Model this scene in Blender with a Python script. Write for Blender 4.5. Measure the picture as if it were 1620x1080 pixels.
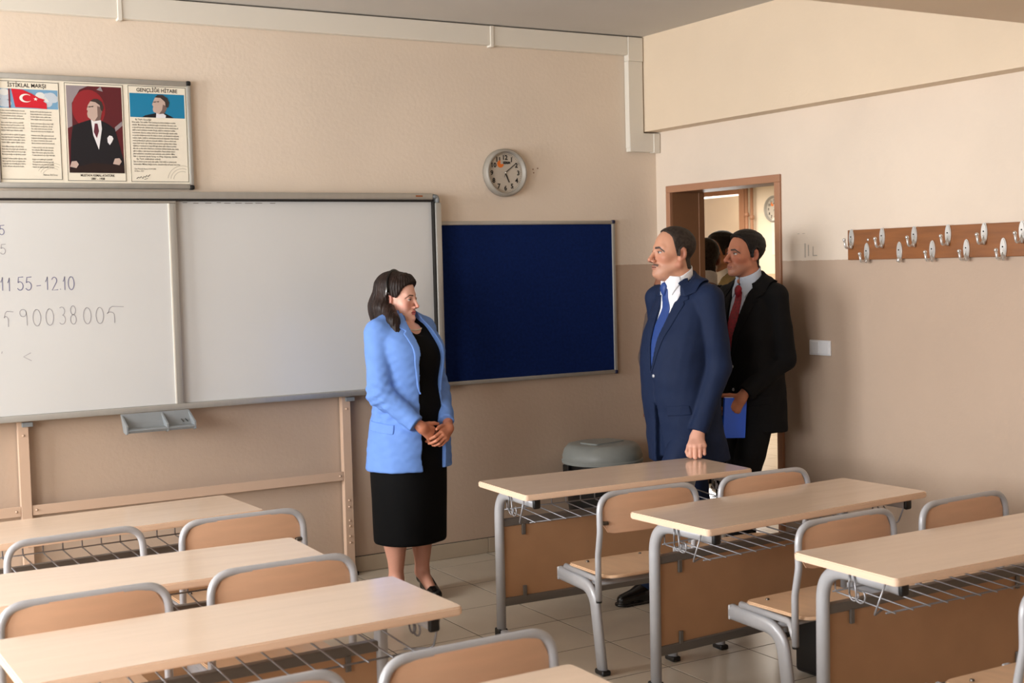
import bpy, bmesh, math, random
import numpy as np
from mathutils import Vector, Matrix
random.seed(7)
for o in list(bpy.data.objects): bpy.data.objects.remove(o)
S = bpy.context.scene
COL = S.collection

# ------------------------------------------------------------------ camera, sky, lights, exposure
cam_d = bpy.data.cameras.new('camera'); cam = bpy.data.objects.new('camera', cam_d); COL.objects.link(cam)
cam_d.sensor_width = 36; cam_d.lens = 45.62; cam_d.clip_start = 0.05
yaw, pitch, roll = 0.5258, -0.0585, -0.0253
fw = Vector((math.sin(yaw)*math.cos(pitch), math.cos(yaw)*math.cos(pitch), math.sin(pitch)))
rt = Vector((math.cos(yaw), -math.sin(yaw), 0)); up = rt.cross(fw)
r2 = math.cos(roll)*rt + math.sin(roll)*up; u2 = -math.sin(roll)*rt + math.cos(roll)*up
mw = Matrix((r2, u2, -fw)).transposed().to_4x4(); mw.translation = (0, 0, 1.65)
cam.matrix_world = mw
cam_d.dof.use_dof = True; cam_d.dof.focus_distance = 6.3; cam_d.dof.aperture_fstop = 5.0
S.camera = cam

W = bpy.data.worlds.new('sky'); S.world = W; W.use_nodes = True
bg = W.node_tree.nodes['Background']; bg.inputs[0].default_value = (0.62, 0.78, 1.0, 1); bg.inputs[1].default_value = 1.0

def area(name, loc, rot, sx, sy, power, color=(1, 1, 1)):
    d = bpy.data.lights.new(name, 'AREA'); d.shape = 'RECTANGLE'; d.size = sx; d.size_y = sy
    d.energy = power; d.color = color
    o = bpy.data.objects.new(name, d); COL.objects.link(o); o.location = loc; o.rotation_euler = rot
    return o
H = math.pi/2
WINS = [(4.70, 6.05, 185), (2.2, 3.9, 130), (0.05, 1.75, 105)]         # y range and daylight power of each window
for y0, y1, p in WINS:
    area('window_daylight', (-2.78, (y0+y1)/2, 1.85), (0, -H, 0), 1.5, y1-y0, p, (0.97, 0.985, 1.0))
area('hall_lamp_light', (7.6, 9.4, 2.40), (0, 0, 0), 1.4, 2.4, 75, (1, 0.95, 0.86))
area('far_room_daylight', (10.9, 13.6, 1.7), (H, 0, math.pi), 1.2, 1.4, 130, (1, 0.96, 0.9))
S.view_settings.view_transform = 'Standard'; S.view_settings.look = 'None'
S.view_settings.gamma = 1; S.view_settings.use_curve_mapping = False
S.view_settings.exposure = 0.30

# ------------------------------------------------------------------ materials
def lin(c):
    c = c/255.0
    return c/12.92 if c <= 0.04045 else ((c+0.055)/1.055)**2.4
def rgb(c): return (lin(c[0]), lin(c[1]), lin(c[2]), 1)
class NT:
    def __init__(s, name):
        s.m = bpy.data.materials.new(name); s.m.use_nodes = True; s.t = s.m.node_tree
        s.b = s.t.nodes['Principled BSDF']
    def n(s, typ, **kw):
        x = s.t.nodes.new(typ)
        for k, v in kw.items(): setattr(x, k, v)
        return x
    def l(s, a, b): s.t.links.new(a, b)
def mat(name, c, rough=.5, metal=0, var=.0, scale=8, stretch=(1, 1, 1), bump=0, bscale=None, c2=None, spec=None, coat=0, detail=4):
    N = NT(name); b = N.b
    b.inputs['Base Color'].default_value = rgb(c); b.inputs['Roughness'].default_value = rough; b.inputs['Metallic'].default_value = metal
    if spec is not None: b.inputs['Specular IOR Level'].default_value = spec
    if coat: b.inputs['Coat Weight'].default_value = coat; b.inputs['Coat Roughness'].default_value = .12
    if var or c2 or bump:
        tc = N.n('ShaderNodeTexCoord'); mp = N.n('ShaderNodeMapping'); mp.inputs['Scale'].default_value = stretch
        N.l(tc.outputs['Object'], mp.inputs[0])
    if var or c2:
        nz = N.n('ShaderNodeTexNoise'); nz.inputs['Scale'].default_value = scale; nz.inputs['Detail'].default_value = detail
        N.l(mp.outputs[0], nz.inputs[0])
        rp = N.n('ShaderNodeValToRGB'); rp.color_ramp.elements[0].position = .3; rp.color_ramp.elements[1].position = .7
        a = rgb(c); d = rgb(c2) if c2 else tuple(min(1, x*(1-var)) for x in a[:3])+(1,)
        rp.color_ramp.elements[0].color = d; rp.color_ramp.elements[1].color = a
        N.l(nz.outputs[0], rp.inputs[0]); N.l(rp.outputs[0], b.inputs['Base Color'])
    if bump:
        n2 = N.n('ShaderNodeTexNoise'); n2.inputs['Scale'].default_value = bscale or scale*6; n2.inputs['Detail'].default_value = 3
        N.l(mp.outputs[0], n2.inputs[0])
        bp = N.n('ShaderNodeBump'); bp.inputs['Strength'].default_value = bump; bp.inputs['Distance'].default_value = .01
        N.l(n2.outputs[0], bp.inputs['Height']); N.l(bp.outputs[0], b.inputs['Normal'])
    return N.m
def vmat(name, rough=.5, spec=.5, sss=0, bump=0, bscale=200, var=0):      # colour from a mesh attribute
    N = NT(name); b = N.b
    at = N.n('ShaderNodeAttribute'); at.attribute_name = 'Col'
    src = at.outputs['Color']
    if var:
        tc = N.n('ShaderNodeTexCoord'); nz = N.n('ShaderNodeTexNoise'); nz.inputs['Scale'].default_value = bscale; N.l(tc.outputs['Object'], nz.inputs[0])
        mr = N.n('ShaderNodeMapRange'); mr.inputs[3].default_value = 1-var; mr.inputs[4].default_value = 1+var
        N.l(nz.outputs[0], mr.inputs[0])
        mx = N.n('ShaderNodeVectorMath', operation='SCALE'); N.l(src, mx.inputs[0]); N.l(mr.outputs[0], mx.inputs['Scale']); src = mx.outputs[0]
    N.l(src, b.inputs['Base Color'])
    b.inputs['Roughness'].default_value = rough; b.inputs['Specular IOR Level'].default_value = spec
    if sss: b.inputs['Subsurface Weight'].default_value = sss; b.inputs['Subsurface Radius'].default_value = (.012, .005, .003); b.inputs['Subsurface Scale'].default_value = .5
    return N.m
def wall_mat(name, upc, loc, border):
    N = NT(name); b = N.b; b.inputs['Roughness'].default_value = .55; b.inputs['Specular IOR Level'].default_value = .3
    tc = N.n('ShaderNodeTexCoord'); sp = N.n('ShaderNodeSeparateXYZ'); N.l(tc.outputs['Object'], sp.inputs[0])
    nz = N.n('ShaderNodeTexNoise'); nz.inputs['Scale'].default_value = 1.7; nz.inputs['Detail'].default_value = 6; N.l(tc.outputs['Object'], nz.inputs[0])
    n3 = N.n('ShaderNodeTexNoise'); n3.inputs['Scale'].default_value = 60; N.l(tc.outputs['Object'], n3.inputs[0])
    ed = N.n('ShaderNodeMath', operation='MULTIPLY_ADD'); N.l(n3.outputs[0], ed.inputs[0]); ed.inputs[1].default_value = .006; ed.inputs[2].default_value = border-.003
    gt = N.n('ShaderNodeMath', operation='GREATER_THAN'); N.l(sp.outputs[2], gt.inputs[0]); N.l(ed.outputs[0], gt.inputs[1])
    mx = N.n('ShaderNodeMix', data_type='RGBA'); N.l(gt.outputs[0], mx.inputs[0]); mx.inputs[6].default_value = rgb(loc); mx.inputs[7].default_value = rgb(upc)
    mr = N.n('ShaderNodeMapRange'); mr.inputs[1].default_value = .3; mr.inputs[2].default_value = .7; mr.inputs[3].default_value = .94; mr.inputs[4].default_value = 1.02
    N.l(nz.outputs[0], mr.inputs[0])
    sc = N.n('ShaderNodeVectorMath', operation='SCALE'); N.l(mx.outputs[2], sc.inputs[0]); N.l(mr.outputs[0], sc.inputs['Scale'])
    N.l(sc.outputs[0], b.inputs['Base Color'])
    n2 = N.n('ShaderNodeTexNoise'); n2.inputs['Scale'].default_value = 55; n2.inputs['Detail'].default_value = 4; N.l(tc.outputs['Object'], n2.inputs[0])
    bp = N.n('ShaderNodeBump'); bp.inputs['Strength'].default_value = .12; bp.inputs['Distance'].default_value = .01
    N.l(n2.outputs[0], bp.inputs['Height']); N.l(bp.outputs[0], b.inputs['Normal'])
    return N.m
M = {}
M['wall'] = wall_mat('painted_plaster', (230, 214, 196), (192, 169, 149), 1.637)
M['back_wall'] = mat('tan_plaster', (150, 128, 108), .7, var=.06, scale=3)
M['beam'] = mat('cream_paint', (228, 208, 182), .6, var=.05, scale=2, bump=.1, bscale=60)
M['ceiling'] = mat('ceiling_paint', (204, 199, 192), .8, var=.04, scale=2)
M['tile'] = mat('floor_ceramic', (196, 184, 166), .28, var=.09, scale=5, detail=8)
M['grout'] = mat('dark_grout', (48, 42, 36), .9)
M['skirt'] = mat('skirting_ceramic', (184, 168, 146), .35, var=.08, scale=6)
M['door_frame'] = mat('door_frame_paint', (176, 128, 98), .45, var=.06, scale=8)
M['jamb'] = mat('brown_jamb', (140, 98, 68), .5, var=.08, scale=6)
M['pvc'] = mat('white_pvc', (226, 220, 208), .4)
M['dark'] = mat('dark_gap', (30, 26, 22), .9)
M['alu'] = mat('brushed_aluminium', (186, 184, 178), .42, .55, var=.06, scale=30, stretch=(1, 1, .1))
M['wb'] = mat('whiteboard_enamel', (214, 214, 212), .22, var=.03, scale=2)
M['marker'] = mat('marker_ink', (112, 112, 146), .6)
M['marker2'] = mat('faded_marker_ink', (152, 150, 156), .6)
M['smudge'] = mat('eraser_smudge', (120, 112, 104), .8)
M['blue_felt'] = mat('navy_felt', (18, 38, 92), .95, var=.25, scale=60, bump=.3, bscale=300, spec=.1)
M['blue_cap'] = mat('navy_plastic', (20, 26, 60), .4)
M['black'] = mat('black_plastic', (16, 16, 17), .4)
M['stand'] = mat('stand_paint', (206, 176, 152), .4)
M['tray'] = mat('grey_plastic', (132, 136, 138), .45)
M['clock_rim'] = mat('silver_plastic', (158, 152, 142), .5, .1)
M['clock_face'] = mat('clock_dial', (196, 186, 172), .5)
M['print_black'] = mat('black_print', (18, 17, 17), .6)
M['orange'] = mat('orange_print', (232, 120, 34), .6)
M['laminate'] = mat('beech_laminate', (238, 212, 188), .17, var=.07, scale=5, stretch=(.6, 5, 5), detail=6, coat=.35)
M['edge'] = mat('pale_edge_band', (240, 208, 180), .4)
M['panel'] = mat('beech_panel', (190, 146, 108), .45, var=.10, scale=7, stretch=(1, 5, 1), detail=6)
M['ply'] = mat('beech_plywood', (228, 182, 148), .32, var=.10, scale=6, stretch=(.7, 5, 5), detail=6, coat=.2)
M['seat_ply'] = mat('worn_beech_seat', (226, 188, 152), .34, var=.12, scale=7, stretch=(5, .7, 5), detail=6, coat=.2)
M['steel'] = mat('grey_powder_coat', (182, 182, 185), .32, .12, var=.05, scale=25)
M['rail'] = mat('dark_grey_steel', (118, 112, 106), .4, .3)
M['wire'] = mat('plated_wire', (150, 150, 154), .35, .6)
M['bolt'] = mat('bolt_zinc', (96, 88, 80), .35, .8)
M['rack'] = mat('coat_rack_wood', (150, 94, 52), .35, var=.28, scale=5, stretch=(8, .9, 9), detail=6)
M['chrome'] = mat('satin_chrome', (226, 226, 224), .32, .75)
M['switch'] = mat('white_switch_plastic', (238, 238, 240), .3)
M['bin_lid'] = mat('bin_lid_plastic', (148, 152, 148), .42, var=.08, scale=12)
M['paper'] = mat('poster_paper', (238, 230, 212), .35)
M['pencil'] = mat('pencil_smudge', (184, 172, 158), .9)

# ------------------------------------------------------------------ mesh helpers
def obj(name, bm, m, parent=None, smooth=False, kind=None):
    me = bpy.data.meshes.new(name); bm.to_mesh(me); bm.free()
    if m: 
        for x in (m if isinstance(m, (list, tuple)) else [m]): me.materials.append(M[x] if isinstance(x, str) else x)
    o = bpy.data.objects.new(name, me); COL.objects.link(o)
    if smooth:
        for p in me.polygons: p.use_smooth = True
        if smooth == 'auto':
            try: me.set_sharp_from_angle(angle=math.radians(40))
            except Exception: pass
    if parent: o.parent = parent
    if kind: o['kind'] = kind
    return o
def thing(name, label, cat, loc=(0, 0, 0), rz=0, group=None):
    o = bpy.data.objects.new(name, None); COL.objects.link(o); o.empty_display_size = .1
    o.location = loc; o.rotation_euler = (0, 0, rz)
    return tag(o, label, cat, group)
def tag(o, label, cat, group=None):
    o['label'] = label; o['category'] = cat
    if group: o['group'] = group
    return o
def struct(o): o['kind'] = 'structure'; return o
def dup(root, loc, rz, label, group=None):
    r = root.copy(); COL.objects.link(r); r.location = loc; r.rotation_euler = (0, 0, rz); r['label'] = label
    if group: r['group'] = group
    for ch in list(root.children):
        c = ch.copy(); COL.objects.link(c); c.parent = r
        for g in list(ch.children):
            d = g.copy(); COL.objects.link(d); d.parent = c
    return r
def box(bm, c, s, rot=None, bevel=0, seg=2, mi=0):
    r = bmesh.ops.create_cube(bm, size=1); vs = r['verts']
    bmesh.ops.scale(bm, vec=s, verts=vs)
    fs = {f for v in vs for f in v.link_faces}
    if bevel:
        es = {e for v in vs for e in v.link_edges}
        rr = bmesh.ops.bevel(bm, geom=list(es), offset=bevel, segments=seg, profile=.5, affect='EDGES')
        vs = list({v for f in rr['faces'] for v in f.verts} | {v for v in vs if v.is_valid})
        fs = {f for v in vs for f in v.link_faces}
    for f in fs: f.material_index = mi
    if rot: bmesh.ops.rotate(bm, cent=(0, 0, 0), matrix=rot, verts=vs)
    bmesh.ops.translate(bm, vec=c, verts=vs)
    return vs
def bx(c, s, bevel=0, rot=None, seg=2):
    bm = bmesh.new(); box(bm, c, s, rot, bevel, seg); return bm
def boxes(lst, bevel=0):
    bm = bmesh.new()
    for a, b in lst:
        c = [(a[i]+b[i])/2 for i in range(3)]; s = [abs(b[i]-a[i]) for i in range(3)]
        box(bm, c, s, None, bevel)
    return bm
def arc_path(pts, rad, seg=8):
    """polyline with rounded corners; rad: one number or one per inner corner"""
    P = [Vector(p) for p in pts]; out = [P[0]]
    for i in range(1, len(P)-1):
        r = rad[i-1] if isinstance(rad, (list, tuple)) else rad
        a = (P[i-1]-P[i]).normalized(); b = (P[i+1]-P[i]).normalized()
        ang = a.angle(b); t = min(r/math.tan(ang/2), .49*(P[i-1]-P[i]).length, .49*(P[i+1]-P[i]).length)
        if r <= 0: out.append(P[i]); continue
        p0 = P[i]+a*t; p1 = P[i]+b*t
        for k in range(seg+1):
            u = k/seg
            out.append(p0*(1-u)**2 + P[i]*2*u*(1-u) + p1*u*u)
    out.append(P[-1]); return out
def tube(bm, pts, r, n=10, r2=None, side=None, caps=True, radii=None):
    """sweep an ellipse (r along 'side', r2 across) along pts"""
    P = [Vector(p) for p in pts]; rings = []; N = len(P); r2 = r2 or r
    prev = Vector(side) if side else None
    for i in range(N):
        t = (P[min(i+1, N-1)]-P[max(i-1, 0)]).normalized()
        if prev is None:
            prev = t.orthogonal()
        s = (prev - t*prev.dot(t)).normalized()
        if not side: prev = s
        b = t.cross(s); k = radii[i] if radii else 1
        rings.append([bm.verts.new(P[i] + s*(r*k*math.cos(2*math.pi*j/n)) + b*(r2*k*math.sin(2*math.pi*j/n))) for j in range(n)])
    for a, c in zip(rings, rings[1:]):
        for j in range(n): bm.faces.new((a[j], a[(j+1) % n], c[(j+1) % n], c[j]))
    if caps: bm.faces.new(rings[0][::-1]); bm.faces.new(rings[-1])
    return bm
def tb(pts, r, n=10, **k):
    return tube(bmesh.new(), pts, r, n, **k)
def lathe(bm, prof, n=32, c=(0, 0, 0), axis='z', ang=(0, 2*math.pi)):
    rings = []
    for r, h in prof:
        ring = []
        for j in range(n):
            a = 2*math.pi*j/n
            if axis == 'z': p = (c[0]+r*math.cos(a), c[1]+r*math.sin(a), c[2]+h)
            else: p = (c[0]+r*math.cos(a), c[1]-h, c[2]+r*math.sin(a))      # axis -y
            ring.append(bm.verts.new(p))
        rings.append(ring)
    for a, b in zip(rings, rings[1:]):
        for j in range(n): bm.faces.new((a[j], a[(j+1) % n], b[(j+1) % n], b[j]))
    bm.faces.new(rings[0][::-1]); bm.faces.new(rings[-1])
    bmesh.ops.recalc_face_normals(bm, faces=bm.faces)
    return bm
def prism(bm, poly, y0, y1, mi=0, plane='xz'):
    """extrude a 2-D polygon; plane xz (front at lower y) or yz (front at lower x)"""
    def P(p, d): return (p[0], d, p[1]) if plane == 'xz' else (d, p[0], p[1]) if plane == 'yz' else (p[0], p[1], d)
    a = [bm.verts.new(P(p, y0)) for p in poly]; b = [bm.verts.new(P(p, y1)) for p in poly]
    fs = [bm.faces.new(a), bm.faces.new(b[::-1])]
    for i in range(len(poly)):
        j = (i+1) % len(poly); fs.append(bm.faces.new((a[j], a[i], b[i], b[j])))
    for f in fs: f.material_index = mi
    bmesh.ops.recalc_face_normals(bm, faces=fs)
    return bm
def rrect(x0, z0, x1, z1, r, n=6):
    out = []
    for cx, cz, a0 in ((x1-r, z0+r, -90), (x1-r, z1-r, 0), (x0+r, z1-r, 90), (x0+r, z0+r, 180)):
        for k in range(n+1):
            a = math.radians(a0+90*k/n); out.append((cx+r*math.cos(a), cz+r*math.sin(a)))
    return out
def ribbon(bm, pts, w, y, closed=False):
    """flat marker stroke in the plane y"""
    P = [Vector((p[0], p[1])) for p in pts]; L = []; R = []
    for i in range(len(P)):
        t = (P[min(i+1, len(P)-1)]-P[max(i-1, 0)])
        if t.length == 0: t = Vector((1, 0))
        t.normalize(); nrm = Vector((-t.y, t.x))*w/2
        a = P[i]+nrm; b = P[i]-nrm
        L.append(bm.verts.new((a.x, y, a.y))); R.append(bm.verts.new((b.x, y, b.y)))
    for i in range(len(P)-1):
        try: bm.faces.new((L[i], R[i], R[i+1], L[i+1]))
        except ValueError: pass
FONTS = {}
def text_mesh(bm, s, size, x, y, z, align='CENTER', rot=None, sx=1.0, spacing=1.0, res=2, matrix=None, mi=0, line=1.0, bold=0):
    """lettering laid flat in the plane y = const, facing -y (or in 'matrix')"""
    cu = bpy.data.curves.new('lettering', 'FONT'); cu.body = s; cu.size = size; cu.align_x = align; cu.resolution_u = res
    cu.space_character = spacing; cu.space_line = line; cu.offset = bold
    o = bpy.data.objects.new('lettering', cu); COL.objects.link(o)
    dg = bpy.context.evaluated_depsgraph_get(); me = bpy.data.meshes.new_from_object(o.evaluated_get(dg))
    mx = matrix or Matrix.Translation((x, y, z)) @ Matrix.Rotation(H, 4, 'X') @ (rot or Matrix()) @ Matrix.Diagonal((sx, 1, 1, 1))
    me.transform(mx); n0 = len(bm.faces); bm.from_mesh(me); bm.faces.ensure_lookup_table()
    for f in bm.faces[n0:]: f.material_index = mi
    bpy.data.objects.remove(o); bpy.data.curves.remove(cu); bpy.data.meshes.remove(me)
# ------------------------------------------------------------------ the room
XR, YF, XL, YB, ZC = 4.827, 6.4975, -2.44, -1.3, 3.01
DY0, DY1, DZ = 5.414, 6.347, 2.065                      # door opening
f = struct(obj('floor', boxes([((XL-.3, YB, -.06), (9.2, 14.5, -.0012))]), 'grout'))
T = .4225; gx0, gy0 = 3.14, 6.316
def tile_at(name, x0, x1, y0, y1):
    g = .004
    return obj(name, bx(((x0+x1)/2, (y0+y1)/2, -.003), (x1-x0-2*g, y1-y0-2*g, .006), bevel=.0012, seg=1), 'tile', f)
xs = [gx0+T*i for i in range(-7, 5)]
shared = {}
for i in range(-6, 4):
    for j in range(-1, 9):
        x0 = gx0+T*i; x1 = min(x0+T, XR); y1 = gy0-T*j; y0 = y1-T
        if j == -1: y1 = YF; 
        key = (round(x1-x0, 3), round(y1-y0, 3))
        if key in shared:
            o = shared[key].copy(); COL.objects.link(o); o.location = ((x0+x1)/2, (y0+y1)/2, -.003)
        else:
            g = .0030
            o = obj('floor_tile', bx((0, 0, 0), (x1-x0-2*g, y1-y0-2*g, .006), bevel=.0008, seg=1), 'tile', f)
            o.location = ((x0+x1)/2, (y0+y1)/2, -.003); shared[key] = o
        o.parent = f
# the rest of the tiled floor, out of view: one part
bm = bmesh.new()
for (x0, x1, y0, y1) in ((XL, gx0-6*T, YB, YF), (gx0-6*T, XR, YB, gy0-T*9), (XR, 9.0, 3.2, 14.4)):
    nx, ny = max(1, round((x1-x0)/T)), max(1, round((y1-y0)/T))
    for a in range(nx):
        for b in range(ny):
            dx, dy = (x1-x0)/nx, (y1-y0)/ny
            box(bm, (x0+dx*(a+.5), y0+dy*(b+.5), -.003), (dx-.004, dy-.004, .006))
obj('tile_field', bm, 'tile', f, kind='stuff')

# front wall, right wall with the doorway, the unseen left and back walls, ceiling
struct(obj('wall_front', boxes([((XL-.3, YF, 0), (XR, YF+.2, ZC))]), 'wall'))
struct(obj('wall_right', boxes([((XR, YB, 0), (XR+.24, DY0-.02, ZC)), ((XR, DY1+.02, 0), (XR+.24, YF+.2, ZC)), ((XR, DY0-.02, DZ+.02), (XR+.24, DY1+.02, ZC))]), 'wall'))
struct(obj('ceiling', boxes([((XL-.3, YB-.2, ZC), (XR+.24, YF+.2, ZC+.15))]), 'ceiling'))
struct(obj('wall_back', boxes([((XL-.3, YB-.2, 0), (XR+.24, YB, ZC))]), 'back_wall'))
zw0, zw1 = .95, 2.65; ys = [YB]; lst = []
prev = YB
for y0, y1, p in sorted(WINS):
    lst.append(((XL-.24, prev, 0), (XL, y0, ZC))); lst.append(((XL-.24, y0, 0), (XL, y1, zw0))); lst.append(((XL-.24, y0, zw1), (XL, y1, ZC))); prev = y1
lst.append(((XL-.24, prev, 0), (XL, YF, ZC)))
struct(obj('wall_left', boxes(lst), 'wall'))
for k, (y0, y1, p) in enumerate(WINS):
    bm = boxes([((XL-.2, y0, zw0), (XL-.1, y0+.06, zw1)), ((XL-.2, y1-.06, zw0), (XL-.1, y1, zw1)), ((XL-.2, y0+.06, zw0), (XL-.1, y1-.06, zw0+.06)), ((XL-.2, y0+.06, zw1-.06), (XL-.1, y1-.06, zw1)),
                ((XL-.19, (y0+y1)/2-.03, zw0+.06), (XL-.11, (y0+y1)/2+.03, zw1-.06))])
    struct(obj('window_%d' % (k+1), bm, 'pvc'))
# beams
XB = 4.715
struct(obj('trim_1', boxes([((XB, YB, 2.44), (XR, YF, ZC))]), 'beam'))
struct(obj('trim_2', boxes([((XL, 2.62, 2.43), (XB, 2.985, ZC))]), 'beam'))
# skirting tiles along the front wall and the right wall
sk = struct(obj('baseboard_front', boxes([((XL, YF-.004, 0), (XR, YF, .088))]), 'grout'))
x = 3.573
pr = None
for i in range(-7, 4):
    x0 = 3.573+T*i; x1 = min(x0+T, XR-.012)
    if x1-x0 < .02: continue
    bm = bx(((x0+x1)/2, YF-.007, .043), (x1-x0-.003, .010, .084), bevel=.0015, seg=1)
    obj('skirting_tile', bm, 'skirt', sk)
sk2 = struct(obj('baseboard_right', boxes([((XR-.004, YB, 0), (XR, DY0-.05, .088))]), 'grout'))
for i in range(6):
    y1 = DY0-.055-T*i; y0 = y1-T
    obj('skirting_tile', bx((XR-.007, (y0+y1)/2, .043), (.010, T-.003, .084), bevel=.0015, seg=1), 'skirt', sk2)
# door frame: casing, deep jambs, head
d = struct(obj('door_1', boxes([((XR-.014, DY1, 0), (XR+.006, DY1+.04, DZ)), ((XR-.014, DY0-.045, 0), (XR+.006, DY0, DZ)), ((XR-.014, DY0-.045, DZ), (XR+.006, DY1+.04, DZ+.042))], bevel=.003), 'door_frame'))
obj('jamb', boxes([((XR+.006, DY1-.002, 0), (XR+.205, DY1+.02, DZ+.02))]), 'jamb', d)
obj('jamb', boxes([((XR+.006, DY0-.02, 0), (XR+.205, DY0+.002, DZ+.02))]), 'door_frame', d)
obj('door_head', boxes([((XR+.006, DY0, DZ), (XR+.205, DY1, DZ+.02))]), 'jamb', d)
obj('jamb_edge', boxes([((XR+.205, DY1-.006, 0), (XR+.248, DY1+.03, DZ+.02))], bevel=.003), 'jamb', d)
obj('jamb_edge', boxes([((XR+.205, DY0-.03, 0), (XR+.248, DY0+.006, DZ+.02))], bevel=.003), 'door_frame', d)

# the hall behind the door
M['hall'] = wall_mat('hall_paint', (240, 224, 200), (214, 184, 152), 1.50)
XH = 8.9
struct(obj('wall_hall', boxes([((XH, 3.0, 0), (XH+.2, 10.49, 2.6)), ((XH, 12.6, 0), (XH+.2, 14.6, 2.6)), ((XH, 10.49, 2.33), (XH+.2, 12.6, 2.6))]), 'hall'))
struct(obj('wall_far', boxes([((11.6, 9.5, 0), (11.8, 16.0, 2.9))]), 'hall'))
for nm, bx_ in (('wall_hall_back', ((XR+.24, 14.5, 0), (XH, 14.7, 2.6))), ('wall_hall_near', ((XR+.24, 3.0, 0), (XH, 3.2, 2.6))), ('wall_hall_left', ((XR, YF+.2, 0), (XR+.24, 14.7, 2.6))), ('wall_far_back', ((9.1, 15.8, 0), (11.8, 16.0, 2.9))), ('wall_far_near', ((9.1, 9.5, 0), (11.8, 9.7, 2.9)))):
    struct(obj(nm, boxes([bx_]), 'hall'))
struct(obj('ceiling_hall', boxes([((XR+.24, 3.0, 2.45), (9.1, 14.7, 2.6)), ((9.1, 9.5, 2.75), (11.8, 16, 2.9))]), 'ceiling'))
struct(obj('floor_far', boxes([((9.1, 9.5, -.06), (11.8, 16.0, 0))]), 'tile'))
struct(obj('trim_3', boxes([((XH-.03, 10.44, 0), (XH+.01, 10.52, 2.38)), ((XH-.03, 10.52, 2.33), (XH+.01, 12.6, 2.38))], bevel=.004), 'door_frame'))
for k, yy in enumerate((10.37, 10.29)):
    o = obj('heating_pipe', tb([(XH-.05, yy, 0), (XH-.05, yy, 2.45)], .017, 10), 'door_frame', None, True)
    tag(o, ['tan heating pipe beside the far doorway, the one nearer the doorway', 'tan heating pipe on the hall wall, the one nearer the clock'][k], 'pipe', 'heating pipes in the hall')
    obj('pipe_clip', tb([(XH-.05, yy, 2.09-.03*k), (XH-.05, yy, 2.13-.03*k)], .024, 10), 'door_frame', o, True)
# things on and along the hall walls
sh = thing('bookshelf', 'small wall shelf far through the doorway behind the dark-haired man', 'shelf', (11.5, 13.98, 1.62))
obj('shelf_board', bx((0, .2, 0), (.2, 1.0, .025)), 'jamb', sh); obj('shelf_side', bx((0, .72, .15), (.2, .03, .3)), 'door_frame', sh)
for k, (w, h, c) in enumerate(((.05, .26, (70, 66, 70)), (.04, .24, (236, 236, 232)), (.06, .28, (60, 60, 66)), (.05, .25, (230, 226, 220)), (.04, .22, (150, 60, 50)))):
    b = obj('binder', bx((11.5, 14.35-.075*k, 1.633+h/2), (.16, w, h), bevel=.003), mat('binder_cover', c, .5))
    tag(b, ['dark grey binder at the left end of the far shelf', 'white binder beside the dark grey one on the far shelf', 'charcoal binder, the tallest on the far shelf', 'cream binder right of the tallest one on the far shelf', 'small red binder at the right end of the far shelf'][k], 'binder', 'binders on the far shelf')
n = tag(obj('notice', bx((XH-.004, 9.93, 1.84), (.006, .22, .3)), 'paper'), 'pale paper notice on the hall wall under the clock', 'notice')
n2 = tag(obj('wall_plate', lathe(bmesh.new(), [(.001, .03), (.07, .03), (.08, 0)], 20), 'pvc'), 'round white plate on the hall wall below the hall clock', 'plate')
n2.rotation_euler = (0, -H, 0); n2.location = (XH-.001, 9.955, 1.88+.12)

# cable duct
M['wall_clip'] = M['pvc']
cd = thing('cable_duct', 'white plastic cable duct running under the ceiling and down beside the beam', 'duct', (0, YF, 0))
obj('horizontal_duct', boxes([((XL, -.045, 2.895), (4.60, -.002, 3.003))], bevel=.004), 'pvc', cd)
obj('corner_duct', boxes([((4.60, -.05, 2.86), (XB-.006, -.002, 3.003))], bevel=.004), 'pvc', cd)
obj('vertical_duct', boxes([((4.60, -.046, 2.34), (XB-.008, -.002, 2.86))], bevel=.004), 'pvc', cd)
obj('elbow_duct', boxes([((4.603, -.047, 2.318), (XR-.008, -.002, 2.432))], bevel=.004), 'pvc', cd)
obj('elbow_end', boxes([((XR-.05, -.053, 2.314), (XR-.004, -.002, 2.432))], bevel=.003), 'pvc', cd)
for xx in (1.592, 3.663):
    obj('duct_joint', boxes([((xx-.011, -.051, 2.885), (xx+.011, -.002, 3.003))], bevel=.003), 'pvc', cd)

# ------------------------------------------------------------------ whiteboard
wb = thing('whiteboard', 'long white sliding whiteboard with handwritten numbers on the front wall', 'whiteboard', (0, YF, 0))
x0, x1, z0, z1 = .30, 3.285, .975, 2.056
obj('back_board', boxes([((x0+.02, -.05, z0+.02), (x1-.02, -.012, z1-.02))]), 'alu', wb)
obj('writing_panel', boxes([((1.70, -.062, 1.005), (3.24, -.05, 2.01))]), 'wb', wb)
bm = boxes([((x0+.05, -.1, z1-.036), (x1-.05, -.01, z1)), ((x0+.05, -.1, z0), (x1, -.01, z0+.03)), ((x1-.036, -.1, z0+.03), (x1, -.01, z1-.05)), ((x0, -.1, z0), (x0+.036, -.01, z1-.05))], bevel=.006)
obj('frame', bm, 'alu', wb, 'auto')
bm = bmesh.new(); tube(bm, arc_path([(x1-.05, -.055, z1-.018), (x1-.018, -.055, z1-.018), (x1-.018, -.055, z1-.05)], .04), .046, 8, r2=.0185, side=(0, 1, 0))
obj('frame_corner', bm, 'tray', wb, True)
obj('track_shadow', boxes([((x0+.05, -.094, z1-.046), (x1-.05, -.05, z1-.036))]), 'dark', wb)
obj('track_shadow', boxes([((x1-.044, -.09, z0+.03), (x1-.036, -.05, z1-.046))]), 'dark', wb)
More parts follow.
